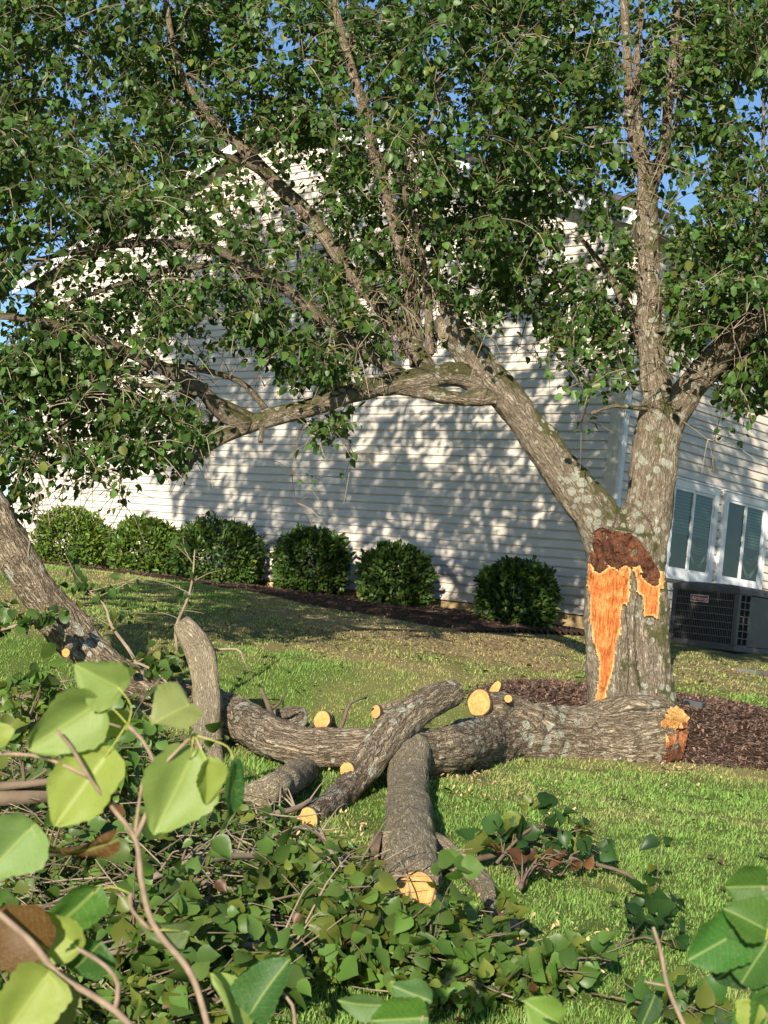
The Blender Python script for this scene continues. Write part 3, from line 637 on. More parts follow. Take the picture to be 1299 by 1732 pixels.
# raw surface for placing the wounds
POLY_A = [(992, 950), (1000, 955), (1004, 965), (1016, 968), (1026, 962), (1031, 956), (1041, 962), (1050, 962), (1056, 955), (1067, 960), (1067, 979), (1065, 1019), (1061, 1023), (1053, 1024), (1052, 1062), (1045, 1084), (1041, 1114), (1033, 1153), (1026, 1172), (1025, 1183), (1018, 1196), (1006, 1197), (1006, 1178), (1010, 1168), (1014, 1125), (1012, 1110), (1003, 1086), (1001, 1060), (996, 1051), (997, 1021), (996, 1004), (988, 970)]
POLY_B = [(1070, 962), (1083, 955), (1086, 965), (1087, 977), (1097, 985), (1106, 990), (1117, 988), (1117, 965), (1124, 967), (1126, 982), (1124, 997), (1118, 996), (1117, 1012), (1115, 1046), (1111, 1048), (1107, 1043), (1089, 1043), (1087, 1009), (1078, 1004), (1078, 982), (1075, 972)]
POLY_R = [(1005, 900), (1016, 894), (1036, 897), (1062, 900), (1072, 904), (1085, 916), (1099, 936), (1112, 956), (1118, 966), (1117, 989), (1105, 990), (1096, 985), (1087, 977), (1085, 958), (1068, 961), (1056, 956), (1045, 963), (1031, 957), (1016, 969), (1002, 962), (996, 950), (1000, 928), (1005, 911)]
def inside(px, py, poly):
    px = np.asarray(px); c = np.zeros(px.shape, bool); n_ = len(poly)
    for i in range(n_):
        x1, y1 = poly[i]; x2, y2 = poly[i-1]
        c ^= ((y1 > py) != (y2 > py)) & (px < (x2-x1)*(py-y1)/((y2-y1)+1e-9)+x1)
    return c
def carve(co, no):
    px, py = proj(co); fr = (no@_F) < .1
    kA = (inside(px, py, POLY_A) | inside(px, py, POLY_B)) & fr; kR = inside(px, py, POLY_R) & fr
    co = co.copy(); co[kA] -= no[kA]*.030; co[kR] -= no[kR]*.04
    return co
SURF = {}
def keep_surface(co, no):
    SURF['co'] = co.copy(); return carve(co, no)
co, fs, bc = organic('trunk', MAIN, .0135, M_BARK, tree, .008, keep_surface)
obj('trunk', co, fs, M_BARK, tree, True, bc=bc)
bvh = BVHTree.FromPolygons([V(q) for q in SURF['co']], fs)
def patch(name, poly, m, depth, amp, scl, step=1.15, seed=0., dark=None, aniso=.2):
    xs_ = np.arange(min(p_[0] for p_ in poly)-2, max(p_[0] for p_ in poly)+2, step); ys_ = np.arange(min(p_[1] for p_ in poly)-2, max(p_[1] for p_ in poly)+2, step)
    idx = {}; vs = []; ed = []
    for j, y in enumerate(ys_):
        for i, x in enumerate(xs_):
            jx = x+1.8*noise.noise(Vector((x*.22, y*.22, seed))); jy = y+1.8*noise.noise(Vector((x*.22, y*.22, seed+5)))
            if not inside(np.array([jx]), np.array([jy]), poly)[0]: continue
            r_ = V(ray(x, y)).normalized(); hit = bvh.ray_cast(Vector((0, 0, 0)), r_)
            if hit[0] is None: continue
            q = hit[0]; h = noise.noise(Vector((q.x*scl, q.y*scl, q.z*scl*aniso+seed)))*amp+abs(noise.noise(Vector((q.x*scl*2.7, q.y*scl*2.7, q.z*scl*aniso*3+seed))))*amp*.7
            idx[(i, j)] = len(vs); vs.append(np.array(q-r_*(h-depth)))
            de = 99.
            for k in range(len(poly)):
                (xa, ya), (xb, yb) = poly[k-1], poly[k]; ex, ey = xb-xa, yb-ya; t = min(max(((jx-xa)*ex+(jy-ya)*ey)/(ex*ex+ey*ey+1e-6), 0), 1); de = min(de, math.hypot(jx-xa-ex*t, jy-ya-ey*t))
            ed.append((de, 0, 0))
    fs_ = [(idx[(i, j)], idx[(i, j+1)], idx[(i+1, j+1)], idx[(i+1, j)]) for (i, j) in idx if (i+1, j) in idx and (i, j+1) in idx and (i+1, j+1) in idx]
    o_ = obj(name, vs, fs_, m, tree, True, bc=ed); s_ = o_.modifiers.new('thick', 'SOLIDIFY'); s_.thickness = .02; s_.offset = -1
    return o_
tag(patch('torn_wood', POLY_A, M_TORN, .012, .026, 60, seed=1., aniso=.09), 'long bright orange strip of torn wood')
tag(patch('torn_wood', POLY_B, M_TORN, .008, .024, 50, seed=4., aniso=.12), 'smaller yellow orange patch of torn wood')
tag(patch('rotten_wood', POLY_R, M_ROT, .022, .045, 24, seed=9., aniso=.8), 'dark crumbling rotten wood below the fork')
def strip(a, b_, w_, name, lab):     # pale bark rims
    pass
# secondary limbs
LIMBS = [
 [(400, 728, 10.7, 13), (365, 748, 10.6, 9), (330, 775, 10.5, 6), (290, 810, 10.4, 3)],
 [(690, 640, 11.2, 12), (640, 610, 11.15, 11), (590, 577, 11.1, 10.5), (540, 537, 11.0, 10), (490, 493, 10.95, 10), (430, 456, 10.9, 9), (370, 424, 10.8, 9), (300, 413, 10.7, 8), (220, 412, 10.6, 7), (130, 425, 10.5, 5), (40, 445, 10.4, 3)],
 [(492, 492, 10.95, 7), (430, 466, 10.8, 6), (355, 450, 10.7, 5), (280, 458, 10.6, 5), (200, 482, 10.5, 4), (110, 515, 10.4, 3)],
 [(725, 625, 11.6, 15), (688, 568, 11.9, 14), (650, 525, 12.0, 13), (600, 468, 12.1, 12), (560, 415, 12.2, 12), (520, 360, 12.3, 12.5), (470, 312, 12.3, 12.5), (430, 270, 12.3, 12), (395, 235, 12.3, 10), (350, 190, 12.3, 8), (310, 130, 12.2, 6), (290, 60, 12.2, 5), (275, -60, 12.2, 4)],
 [(462, 302, 12.3, 8), (420, 278, 12.1, 6.5), (370, 262, 12.0, 5), (300, 262, 11.9, 4), (220, 240, 11.8, 2.5)],
 [(395, 235, 12.3, 8), (350, 205, 12.5, 7), (300, 170, 12.6, 5), (250, 120, 12.7, 4), (180, 60, 12.7, 3)],
 [(706, 620, 11.9, 14), (695, 500, 11.9, 12), (680, 425, 11.8, 11), (660, 350, 11.9, 10), (635, 262, 12, 10), (615, 180, 12, 9), (590, 100, 12, 8), (572, 30, 12, 7), (560, -80, 12, 6), (555, -300, 12, 4)],
 [(728, 600, 11.75, 8), (722, 480, 11.75, 6.5), (704, 390, 11.6, 6), (686, 330, 11.2, 5), (700, 260, 11.2, 4), (732, 200, 11.2, 3), (745, 120, 11.2, 2)],
 [(420, 722, 10.72, 15), (380, 700, 10.65, 15), (335, 655, 10.5, 12), (275, 622, 10.4, 11), (210, 592, 10.3, 9), (150, 566, 10.2, 8), (80, 545, 10.1, 7), (0, 535, 10.0, 6), (-120, 540, 9.9, 4)],
 [(450, 692, 10.8, 6), (405, 645, 10.7, 5), (320, 622, 10.5, 4.5), (250, 622, 10.4, 4), (190, 650, 10.3, 4), (130, 700, 10.2, 3), (70, 765, 10.1, 2.5), (0, 820, 10, 2)],
 [(432, 706, 10.75, 6), (350, 670, 10.5, 5), (240, 652, 10.35, 4), (150, 690, 10.2, 3), (80, 730, 10.1, 2)],
 [(450, 705, 10.8, 5), (444, 725, 10.75, 4.5), (441, 747, 10.7, 4)],
 [(1094, 310, 12, 13), (1078, 255, 12, 10), (1066, 200, 12, 9), (1062, 100, 12, 8), (1056, 0, 12, 7), (1050, -200, 12, 5)],
 [(1098, 300, 12, 11), (1088, 255, 11.95, 8), (1080, 180, 11.9, 7), (1078, 90, 11.9, 6), (1088, -20, 11.9, 5), (1095, -250, 11.9, 3)],
 [(1100, 315, 12, 13), (1118, 275, 12, 10), (1130, 190, 12, 8.5), (1139, 100, 12, 8), (1147, -20, 12, 6), (1160, -260, 12, 4)],
 [(1112, 290, 12, 6), (1140, 220, 12.1, 4), (1152, 130, 12.1, 3.5), (1150, 30, 12.1, 3)],
 [(1098, 600, 11.7, 13), (1078, 560, 11.75, 11), (1060, 520, 11.8, 9), (1040, 480, 11.9, 7), (1012, 440, 12, 5), (980, 400, 12, 3)],
 [(1105, 690, 11.55, 6), (1075, 690, 11.4, 4.5), (1040, 686, 11.3, 3.5), (1000, 700, 11.2, 2.5)],
 [(1262, 555, 11.2, 16), (1290, 530, 11.2, 12), (1330, 480, 11.2, 10), (1360, 380, 11.2, 7), (1370, 200, 11.3, 4)],
 [(1250, 560, 11.2, 8), (1275, 470, 11.3, 5), (1282, 380, 11.3, 4), (1290, 280, 11.3, 3), (1292, 150, 11.3, 2)],
 [(1110, 560, 11.6, 5), (1160, 545, 11.5, 3.5), (1200, 520, 11.5, 2.5)],
]
SKP = []
for i, L_ in enumerate(LIMBS):
    mb = MB(); p_, r_ = pts(L_); P_, Q_ = tube(mb, p_, r_, 10, .07, rough=.16, so=i*3.1); SKP.append(P_)
    mb.build('limb', M_BARKM, tree, True)
mp_, _ = pts(MAIN[4][-5:]); SKP.append(smoothpts(mp_, [1]*5, .08)[0]); mp_, _ = pts(MAIN[6]); SKP.append(smoothpts(mp_, [1]*len(mp_), .08)[0])
# knot at the cut left limb
mb = MB(); kc = at(751, 560, 11.22); kx = CR*.035; ky = CU*.075
for s_ in (1., .62, .3):
    P_ = [kc+kx*s_*math.cos(t)+ky*s_*math.sin(t)-_F*.02*(1-s_) for t in np.linspace(0, 6.283, 19)]; tube(mb, P_, [.011]*19, 6, .03, caps=False, rough=.3)
mb.build('healed_knot', M_SMOOTH, tree, True)
# ---- crown
DENS = ["99999999678899999899867898","99889999735899887999757998","99868999777899856999867997","99858988877799736999867773","99988887777899868999877675","99988754444799989999777687","99888764454799977985765488","75778766545788988986764689","84666786656888988964676799","63466777778898899976887899","56887768888877887488987899","78887736668865462167866689","88888531267732001146564389","87788732134420000046540377","87688984215710000033100133","86868862003400000000000000","63313210004200000000000000","60021000000000000000000000"]
DN = np.array([[int(c_) for c_ in (r_+'0'*26)[:26]] for r_ in DENS], float)
def dens(px, py):
    x = np.asarray(px, float)/50-.5; y = np.asarray(py, float)/50-.5
    x0 = np.clip(np.floor(x), 0, 24).astype(int); y0 = np.clip(np.floor(y), 0, 16).astype(int); fx = np.clip(x-x0, 0, 1); fy = np.clip(y-y0, 0, 1)
    v_ = (DN[y0, x0]*(1-fx)+DN[y0, x0+1]*fx)*(1-fy)+(DN[y0+1, x0]*(1-fx)+DN[y0+1, x0+1]*fx)*fy
    out = (np.asarray(py) < 0) | (np.asarray(px) < 0) | (np.asarray(px) > 1299)
    v_ = np.where(out & (np.asarray(py) < 560), np.maximum(v_, 6), v_)
    v_ = np.where((np.asarray(py) > 900), 0, v_)
    return v_
SKA = np.concatenate(SKP); skx, sky_ = proj(SKA)
cl = []
def addcl(x0, x1, y0, y1, nC_, big):
    px = rng.uniform(x0, x1, nC_); py = rng.uniform(y0, y1, nC_); dn_ = dens(px, py); k_ = (rng.random(nC_) < (dn_/9)**1.7) & (dn_ > .9)
    for x, y in zip(px[k_], py[k_]):
        j = np.argsort((skx-x)**2+(sky_-y)**2)[:6]; d = SKA[random.choice(j), 1]+random.gauss(0, .55); d = min(max(d, 9.7), 13.6); cl.append((at(x, y, d), big))
addcl(-20, 1330, -20, 880, 3500, 0)
addcl(-430, -20, -200, 560, 230, 1); addcl(-430, 1600, -900, -20, 1050, 1); addcl(1330, 1650, -100, 620, 180, 1); addcl(-480, 90, -900, -330, 420, 1)  # crown out of view, added for its shadows; the last call shades the wall
# branch network: attach each cluster to the nearest existing wood
cpos = np.array([c_[0] for c_ in cl]); dist0 = np.array([np.linalg.norm(SKA-p_, axis=1).min() for p_ in cpos]); order = np.argsort(dist0)
node = list(SKA); NP_ = np.zeros((len(SKA)+len(cl)*4+10, 3)); NP_[:len(SKA)] = SKA; nn_ = len(SKA)
tw = MB(); twp = MB(); LP, LT, LN, LS, LC = [], [], [], [], []
for q in order:
    p_, big = cl[q]; dd = np.linalg.norm(NP_[:nn_]-p_, axis=1); j = dd.argmin(); a = NP_[j]; L_ = dd[j]
    mid = a*.5+p_*.5+np.array([0, 0, .12*L_])+unit(1)[0]*.08*L_
    r0 = .0025+.0048*min(L_, 1.2)
    target = tw if random.random() < .6 else twp
    if L_ < 2.2: tube(target, [a, mid, p_], [r0, r0*.8, r0*.5], 4 if not big else 3, .14, caps=False)
    for t in (.5, .75, 1.):
        NP_[nn_] = mid*(1-(t-.5)*2)+p_*(t-.5)*2; nn_ += 1
    # sprays
    out = p_-a; out /= np.linalg.norm(out)+1e-6
    nsp = 4 if not big else 3
    for s_ in range(nsp):
        d_ = out*.5+unit(1)[0]*.9+np.array([0, 0, -.05]); d_ /= np.linalg.norm(d_); ln = .16+.22*random.random()
        P_ = [p_, p_+d_*ln*.5+np.array([0, 0, .02]), p_+d_*ln+np.array([0, 0, -.05*random.random()])]
        if not big: tube(target, P_, [.0038, .003, .0018], 3, .12, caps=False)
        nl = random.randint(7, 11) if not big else 8
        t = (np.arange(nl)+.5+rng.random(nl)*.4)/nl
        base_ = P_[0]+(P_[2]-P_[0])*t[:, None]; of = unit(nl)*.035; base_ = base_+of
        tp = unit(nl)*.7+d_*.35+np.array([0, 0, -.55]); LP.append(base_); LT.append(tp); LN.append(unit(nl)*.75+np.array([0, -.15, .7])); LS.append((.030+.044*rng.random(nl)**1.4)*(1.6 if big else 1))
        base_c = np.array((.055, .11, .024))*(.55+1.0*random.random()); LC.append(gcol(nl, base_c, .3, .06))
LP = np.concatenate(LP); LT = np.concatenate(LT); LN = np.concatenate(LN); LS = np.concatenate(LS); LC = np.concatenate(LC)
px, py = proj(LP); k_ = rng.random(len(px)) < np.clip((dens(px, py)-1.2)/5.2, .0, 1)**1.2
for L_, sgm in [(c_, 1.0) for c_ in MAIN[2:]]+[(c_, .8) for c_ in (LIMBS[1], LIMBS[3], LIMBS[6], LIMBS[8], LIMBS[12], LIMBS[13], LIMBS[14], LIMBS[16], LIMBS[9], LIMBS[2], LIMBS[7], LIMBS[10])]:
    for (a1, b1, d1, r1), (a2, b2, d2, r2) in zip(L_[:-1], L_[1:]):
        if b1 < 0: continue
        ex, ey = a2-a1, b2-b1; t = np.clip(((px-a1)*ex+(py-b1)*ey)/(ex*ex+ey*ey), 0, 1); dd = np.hypot(px-a1-t*ex, py-b1-t*ey)
        k_ &= ~((dd < (r1*(1-t)+r2*t)+9) & (LP[:, 1] < d1*(1-t)+d2*t+.1) & (rng.random(len(px)) < .93*sgm))
print('leaves', k_.sum(), 'of', len(k_))
leaves('foliage', LP[k_], LT[k_], LN[k_], LS[k_], LC[k_], M_LEAF, tree)
# fuzzy sprout bundles near the stubs
def sprouts(px, py, d, n_, spx, spy, L0, L1, target):
    for i in range(n_):
        a = at(px+random.gauss(0, spx), py+random.gauss(0, spy), d+random.gauss(0, .1)); d_ = np.array([random.gauss(-.05, .35), random.gauss(0, .3), 1]); d_ /= np.linalg.norm(d_); l_ = random.uniform(L0, L1)
        tube(target, [a, a+d_*l_*.5+unit(1)[0]*.03, a+d_*l_+unit(1)[0]*.08], [.005, .0035, .0015], 4, .1, caps=False)
sprouts(692, 590, 11.9, 45, 26, 22, .2, .8, tw); sprouts(748, 530, 11.5, 10, 10, 6, .15, .5, twp); sprouts(1272, 545, 11.2, 70, 14, 12, .05, .3, tw); sprouts(1230, 575, 11.3, 14, 14, 10, .2, .6, twp); sprouts(560, 655, 11, 30, 45, 6, .08, .25, twp)
tag(tw.build('twigs', M_TWIG, tree), 'dark fine twigs'); tag(twp.build('twigs', M_TWIGP, tree), 'pale fine twigs')

# ================================================================== FALLEN LIMB
flb = gnd(900, 1300)
fallen = thing('fallen_limb', flb, 'massive broken limb lying across the lawn from the trunk to the left', 'fallen limb')
def g2(px, py, off): return float(gnd(px, py, off)[1])
def gp(px, py, off): p_ = gnd(px, py, off); return p_[1]
FALL = [
 [(1136, 1240, 10.85, 44), (1110, 1246, 10.85, 57), (1050, 1253, 10.85, 60), (980, 1250, 10.8, 56), (900, 1243, 10.6, 52), (830, 1252, 10.25, 45), (770, 1264, g2(770, 1264, .17), 39), (720, 1270, g2(720, 1270, .17), 38), (650, 1268, g2(650, 1268, .18), 36), (580, 1264, g2(580, 1264, .17), 34), (520, 1262, g2(520, 1262, .15), 34), (460, 1247, g2(460, 1247, .15), 35), (410, 1220, g2(410, 1220, .15), 34), (350, 1190, 10.0, 30), (290, 1172, 9.95, 30), (230, 1155, 9.9, 28), (172, 1122, 9.85, 31), (118, 1068, 9.8, 34), (66, 1000, 9.7, 34), (14, 918, 9.6, 32), (-45, 820, 9.5, 30), (-115, 720, 9.4, 28)],
 [(1000, 1235, 10.85, 40), (1055, 1222, 10.9, 46), (1105, 1228, 10.9, 50), (1130, 1236, 10.9, 42)],
 # stub with the big cut, splinter side
 [(905, 1222, 10.5, 32), (868, 1200, 10.45, 27), (838, 1192, 10.3, 22), (812, 1189, 10.2, 20)],
 # E stub
 [(430, 1225, 9.9, 24), (470, 1216, 10.0, 21), (512, 1213, 10.1, 18)],
 # small cut stub
 [(560, 1250, 9.8, 20), (552, 1232, 9.65, 17), (546, 1219, 9.55, 15.5)],
 # small branch behind C
 [(735, 1178, 9.7, 18), (690, 1190, 9.8, 15), (655, 1200, 9.8, 12), (638, 1204, 9.75, 10.5)],
 # knobs by lower left
 [(470, 1260, 9.8, 30), (445, 1285, 9.5, 25), (430, 1308, 9.3, 21)],
]
co, fs, bc = organic('trunk', FALL, .0145, M_LOG, fallen, .013)
px, py = proj(co)
sel = (px > 400) & (px < 500) & (py > 1285)
fl2 = []; me_mi = [1 if sel[f_[0]] else 0 for f_ in fs]
obj('trunk', co, fs, [M_LOG, M_SMOOTH], fallen, True, mi=me_mi, bc=bc)
for chs, m_, vx in (([[(770, 1170, 9.15, 23), (735, 1184, 9.0, 27), (690, 1212, 8.8, 29), (652, 1250, 8.6, 30), (622, 1290, 8.4, 28), (592, 1330, 8.15, 25), (560, 1362, 7.8, 23), (523, 1384, 7.45, 20)], [(622, 1296, 8.5, 18), (604, 1300, 8.3, 14), (589, 1303, 8.2, 13)]], M_LOG, .0125), ([[(575, 1268, 9.7, 27), (530, 1297, 9.2, 25), (480, 1325, g2(480, 1325, .15), 24), (430, 1348, g2(430, 1348, .11), 24), (405, 1352, g2(405, 1352, .09), 21)]], M_SMOOTH, .0125), ([[(703, 1256, 9.0, 31), (694, 1278, 8.75, 35), (690, 1335, 8.1, 35), (694, 1400, gp(694, 1400, .14), 40), (692, 1440, gp(692, 1440, .13), 47), (700, 1480, gp(700, 1480, .12), 46), (704, 1500, gp(704, 1500, .11), 42)], [(690, 1435, gp(692, 1440, .13), 40), (660, 1438, gp(660, 1438, .13), 34), (638, 1440, gp(650, 1442, .12), 33)]], M_SMOOTH, .0125)):
    co, fs, bc = organic('branch', chs, vx, m_, fallen, .007); obj('branch', co, fs, m_, fallen, True, bc=bc)
def branch(parent, name, L_, m, sides=14, rough=.12, step=.05, capcut=False):
    mb = MB(); p_, r_ = pts(L_); P_, Q_ = tube(mb, p_, r_, sides, step, rough=rough); mb.build(name, m, parent, True); return P_, Q_
branch(fallen, 'branch', [(368, 1335, 8.6, 22), (355, 1285, 8.8, 23), (351, 1230, 9.1, 23), (350, 1170, 9.3, 23), (341, 1110, 9.4, 24), (327, 1082, 9.4, 23), (314, 1063, 9.4, 20), (305, 1052, 9.4, 15)], M_SMOOTH)
branch(fallen, 'branch', [(735, 1432, gp(735, 1445, .06), 26), (765, 1452, gp(765, 1458, .06), 21), (800, 1475, gp(800, 1478, .055), 19), (835, 1520, gp(835, 1522, .05), 18), (858, 1560, gp(858, 1560, .045), 17), (873, 1586, gp(873, 1586, .04), 16)], M_SMOOTH)
branch(fallen, 'branch', [(535, 1290, 9.1, 5), (575, 1235, 9.3, 4), (592, 1190, 9.4, 3), (620, 1180, 9.5, 2)], M_TWIG, 6)
branch(fallen, 'branch', [(468, 1232, 9.75, 7), (462, 1215, 9.7, 6), (452, 1188, 9.65, 4.5), (441, 1163, 9.6, 3)], M_TWIG, 6)
branch(fallen, 'branch', [(459, 1200, 9.7, 3), (472, 1190, 9.65, 2), (482, 1172, 9.6, 1.5)], M_TWIG, 6)
def cut(px, py, d, rx, ry, nrm, rot=0., parent=fallen, m=M_CUT, name='cut_face', lift=.004, lab=None):
    c = at(px, py, d); nz = np.array(nrm, float); nz /= np.linalg.norm(nz); a = np.cross([0, 0, 1], nz); a /= np.linalg.norm(a); b_ = np.cross(nz, a)
    a, b_ = a*math.cos(rot)+b_*math.sin(rot), -a*math.sin(rot)+b_*math.cos(rot)
    rx = rx*d/FPX; ry = ry*d/FPX; vs = [c+nz*lift]; bcs = [(0, 0, 0)]; K = 28
    rim = [1+.07*noise.noise(Vector((math.cos(t)*1.5+px, math.sin(t)*1.5, 0))) for t in np.arange(K)/K*6.2832]
    for s_, z_ in ((.5, lift), (.93, lift), (1., lift-.003), (1.02, -.03)):
        for i in range(K):
            t = i/K*6.2832; vs.append(c+a*rx*s_*rim[i]*math.cos(t)+b_*ry*s_*rim[i]*math.sin(t)+nz*z_); bcs.append((rx*s_*math.cos(t), ry*s_*math.sin(t), z_))
    f_ = [(0, 1+i, 1+(i+1) % K) for i in range(K)]
    for r_ in range(3): f_ += [(1+r_*K+i, 1+(r_+1)*K+i, 1+(r_+1)*K+(i+1) % K, 1+r_*K+(i+1) % K) for i in range(K)]
    o_ = obj(name, vs, f_, [m, M_RIM], parent, False, mi=[0]*(2*K)+[1]*(len(f_)-2*K), bc=bcs)
    if lab: tag(o_, lab)
    return o_
cut(811, 1189, 10.17, 21.5, 23.5, (-.45, -.85, .15), lab='largest round yellow saw cut on the log')
cut(838, 1165, 10.4, 8.5, 15, (-.5, -.8, .2), rot=-.45, lab='narrow pointed yellow saw cut on top of the log')
cut(860, 1182, 10.2, 7, 7, (-.1, -.95, .2), lab='tiny pale saw cut')
cut(545, 1218, 9.52, 15, 17, (-.35, -.9, .2)); cut(636.5, 1204, 9.72, 10, 11.5, (-.6, -.8, .1)); cut(587.5, 1303, 8.17, 13.5, 14, (-.45, -.87, .1))
cut(520, 1386, 7.37, 19, 21, (-.25, -.95, .1)); cut(704, 1510, gp(704, 1500, .11)-.07, 36, 37, (.15, -.93, .25), lab='big yellow saw cut half hidden by leaves')
cut(630, 1440, gp(650, 1442, .12)-.02, 31, 33, (-1, .05, .05)); cut(874, 1588, gp(873, 1586, .04)-.02, 14.5, 16, (.3, -.92, .15)); cut(112, 1104, 9.45, 7, 8, (.1, -1, 0))
branch(fallen, 'branch', [(125, 1085, 9.7, 10), (117, 1098, 9.55, 8), (112, 1104, 9.46, 7)], M_SMOOTH, 10)
branch(fallen, 'branch', [(868, 1195, 10.4, 10), (862, 1186, 10.3, 8), (860, 1182, 10.21, 7)], M_SMOOTH, 10)
branch(fallen, 'branch', [(860, 1195, 10.5, 16), (846, 1178, 10.45, 11), (839, 1168, 10.41, 8)], M_LOG, 10)
# torn end at the right
def torn_face(px, py, d, rx, ry, nrm, lab):
    c = at(px, py, d); nz = np.array(nrm, float); nz /= np.linalg.norm(nz); a = np.cross([0, 0, 1], nz); a /= np.linalg.norm(a); b_ = np.cross(nz, a); vs = []; mi = []
    NR, K = 20, 60
    for r_ in range(NR+1):
        for i in range(K):
            t = i/K*6.2832; q = r_/NR; rr_ = q*(1+.12*noise.noise(Vector((math.cos(t)*2.2, math.sin(t)*2.2, 3)))+.22*noise.noise(Vector((math.cos(t)*7, math.sin(t)*7, 3)))); x, y = rr_*math.cos(t)*rx, rr_*math.sin(t)*ry
            h = .05*noise.noise(Vector((x*10, y*10, 1)))+.045*abs(noise.noise(Vector((x*40, y*9, 5))))+.02*abs(noise.noise(Vector((x*90, y*20, 8))))-.05*max(0, q-.8)*5+.03*(y > .05)
            vs.append(c+a*x+b_*y+nz*h)
    fs_ = []
    for r_ in range(NR):
        for i in range(K):
            fs_.append((r_*K+i, (r_+1)*K+i, (r_+1)*K+(i+1) % K, r_*K+(i+1) % K)); t = i/K*6.2832; y = (r_+.5)/NR*math.sin(t); x = (r_+.5)/NR*math.cos(t); g_ = noise.noise(Vector((x*3, y*3, 4)))*.5
            mi.append(0 if y+g_-x*.3 > .28 else (1 if y+g_ > -.45 else 2))
    o_ = obj('torn_end', vs, fs_, [M_TORNP, M_TORNB, M_ROT], fallen, False, mi=mi); tag(o_, lab); m_ = o_.modifiers.new('thick', 'SOLIDIFY'); m_.thickness = .02; m_.offset = -1
torn_face(1143, 1244, 10.70, .145, .20, (.62, -.78, .12), 'ragged torn end of the log, pale yellow above and dark brown below')

# ================================================================== BRUSH PILE
def pile_h(x, y):   # height of the brush heap above ground
    px, py = proj(np.c_[np.ravel(x), np.ravel(y), hgt(x, y).ravel()]); return np.zeros(len(px))
def leafbranch(name, chain, nleaf, spread, label, group=None, lsize=.065, twn=14, base=(.045, .09, .018), cat='branch', parent=None, brown=.01, yel=.22, mt=M_TWIG, sc=1.0):
    p_ = [gnd(a, b_, o_) for a, b_, o_, r in chain]; r_ = [r*q[1]/FPX for q, (a, b_, o_, r) in zip(p_, chain)]
    t = thing(name, p_[0], label, cat, group)
    mb = MB(); P_, Q_ = tube(mb, p_, r_, 8, .06, rough=.2); 
    lp, lt, ln, ls = [], [], [], []
    for i in range(twn):
        j = random.randrange(len(P_)//6, len(P_)); a = P_[j]; d_ = unit(1)[0]; d_[2] = abs(d_[2])*.6+.05; T_ = P_[min(j+1, len(P_)-1)]-P_[max(j-1, 0)]; T_ /= np.linalg.norm(T_)+1e-9; d_ = d_+T_*.7; d_ /= np.linalg.norm(d_); L_ = spread*random.uniform(.5, 1.2)
        e = a+d_*L_; e[2] = max(e[2], hgt(e[0], e[1])+.02); mi_ = (a+e)/2+unit(1)[0]*.06*L_+np.array([0, 0, .04])
        tube(mb, [a, mi_, e], [max(Q_[j]*.45, .003), .003, .0016], 5, .06, caps=False)
        k_ = max(1, nleaf//twn); s_ = .25+.75*rng.random(k_)
        q = a*(1-s_[:, None])+e*s_[:, None]+unit(k_)*.045*sc+np.array([0, 0, .02]); lp.append(q); lt.append(unit(k_)*.8+d_*.5+np.array([0, 0, -.2])); ln.append(unit(k_)*.7+np.array([0, -.35, .6])); ls.append(lsize*(.45+1.15*rng.random(k_)))
    mb.build('stem', mt, t, True)
    if nleaf:
        lp = np.concatenate(lp); lp[:, 2] = np.maximum(lp[:, 2], hgt(lp[:, 0], lp[:, 1])+.02); m_ = len(lp)
        leaves('foliage', lp, np.concatenate(lt), np.concatenate(ln), np.concatenate(ls), gcol(m_, base, .4, yel, brown), M_LEAF, t, fold=.25, curl=.3, hi=True)
    return t
G = 'leafy cut branches heaped in the foreground'
LB = [
 ([(520, 1600, .06, 6), (600, 1620, .10, 5), (700, 1630, .12, 4), (800, 1625, .10, 2)], 420, .30, 'dense glossy green branch in the lower middle, below the big yellow saw cut'),
 ([(700, 1660, .05, 5), (780, 1655, .08, 4), (880, 1665, .08, 3), (930, 1670, .05, 2)], 260, .24, 'glossy leafy branch below the thin mossy limb'),
 ([(400, 1540, .05, 6), (480, 1550, .08, 5), (560, 1560, .08, 4), (620, 1575, .06, 2)], 240, .24, 'leafy branch left of the big yellow saw cut'),
 ([(280, 1480, .1, 6), (380, 1500, .12, 5), (470, 1530, .12, 3)], 190, .34, 'sparse leafy branch in the twig heap under the left logs'),
 ([(0, 1450, .2, 8), (120, 1440, .2, 6), (230, 1420, .15, 3)], 170, .40, 'leafy branch at the left edge of the heap'),
 ([(60, 1620, .1, 6), (200, 1610, .2, 5), (340, 1600, .15, 3)], 230, .36, 'leafy branch near the lower left corner behind the near twig'),
 ([(250, 1710, .1, 5), (340, 1690, .15, 4), (420, 1700, .1, 2)], 150, .26, 'leafy branch at the bottom edge left of the middle'),
 ([(-20, 1240, .3, 7), (80, 1225, .32, 6), (190, 1235, .25, 3)], 260, .40, 'leafy branch at the left edge, uppermost of the heap under the leaning limb'),
 ([(0, 1330, .25, 8), (100, 1320, .3, 6), (210, 1300, .25, 3)], 230, .45, 'leafy branch at the left edge below the leaning limb'),
]
for ch, nl, sp, lab in LB: leafbranch('cut_branch', ch, nl, sp, lab, G, .056, max(12, nl//12), (.085, .155, .03))
leafbranch('cut_branch', [(740, 1462, .06, 5), (830, 1448, .08, 5), (900, 1425, .14, 4), (960, 1450, .1, 4), (1060, 1478, .05, 3), (1110, 1530, .03, 2)], 60, .22, 'slender twig with dark leaves reaching over the sunny grass at right', G, .07, 9, (.03, .075, .018))
leafbranch('cut_branch', [(880, 1500, .06, 5), (905, 1470, .06, 4), (950, 1480, .05, 2)], 24, .2, 'small clump of brown withered twigs on the grass right of the mossy limb', G, .05, 22, (.06, .035, .02), brown=.9)
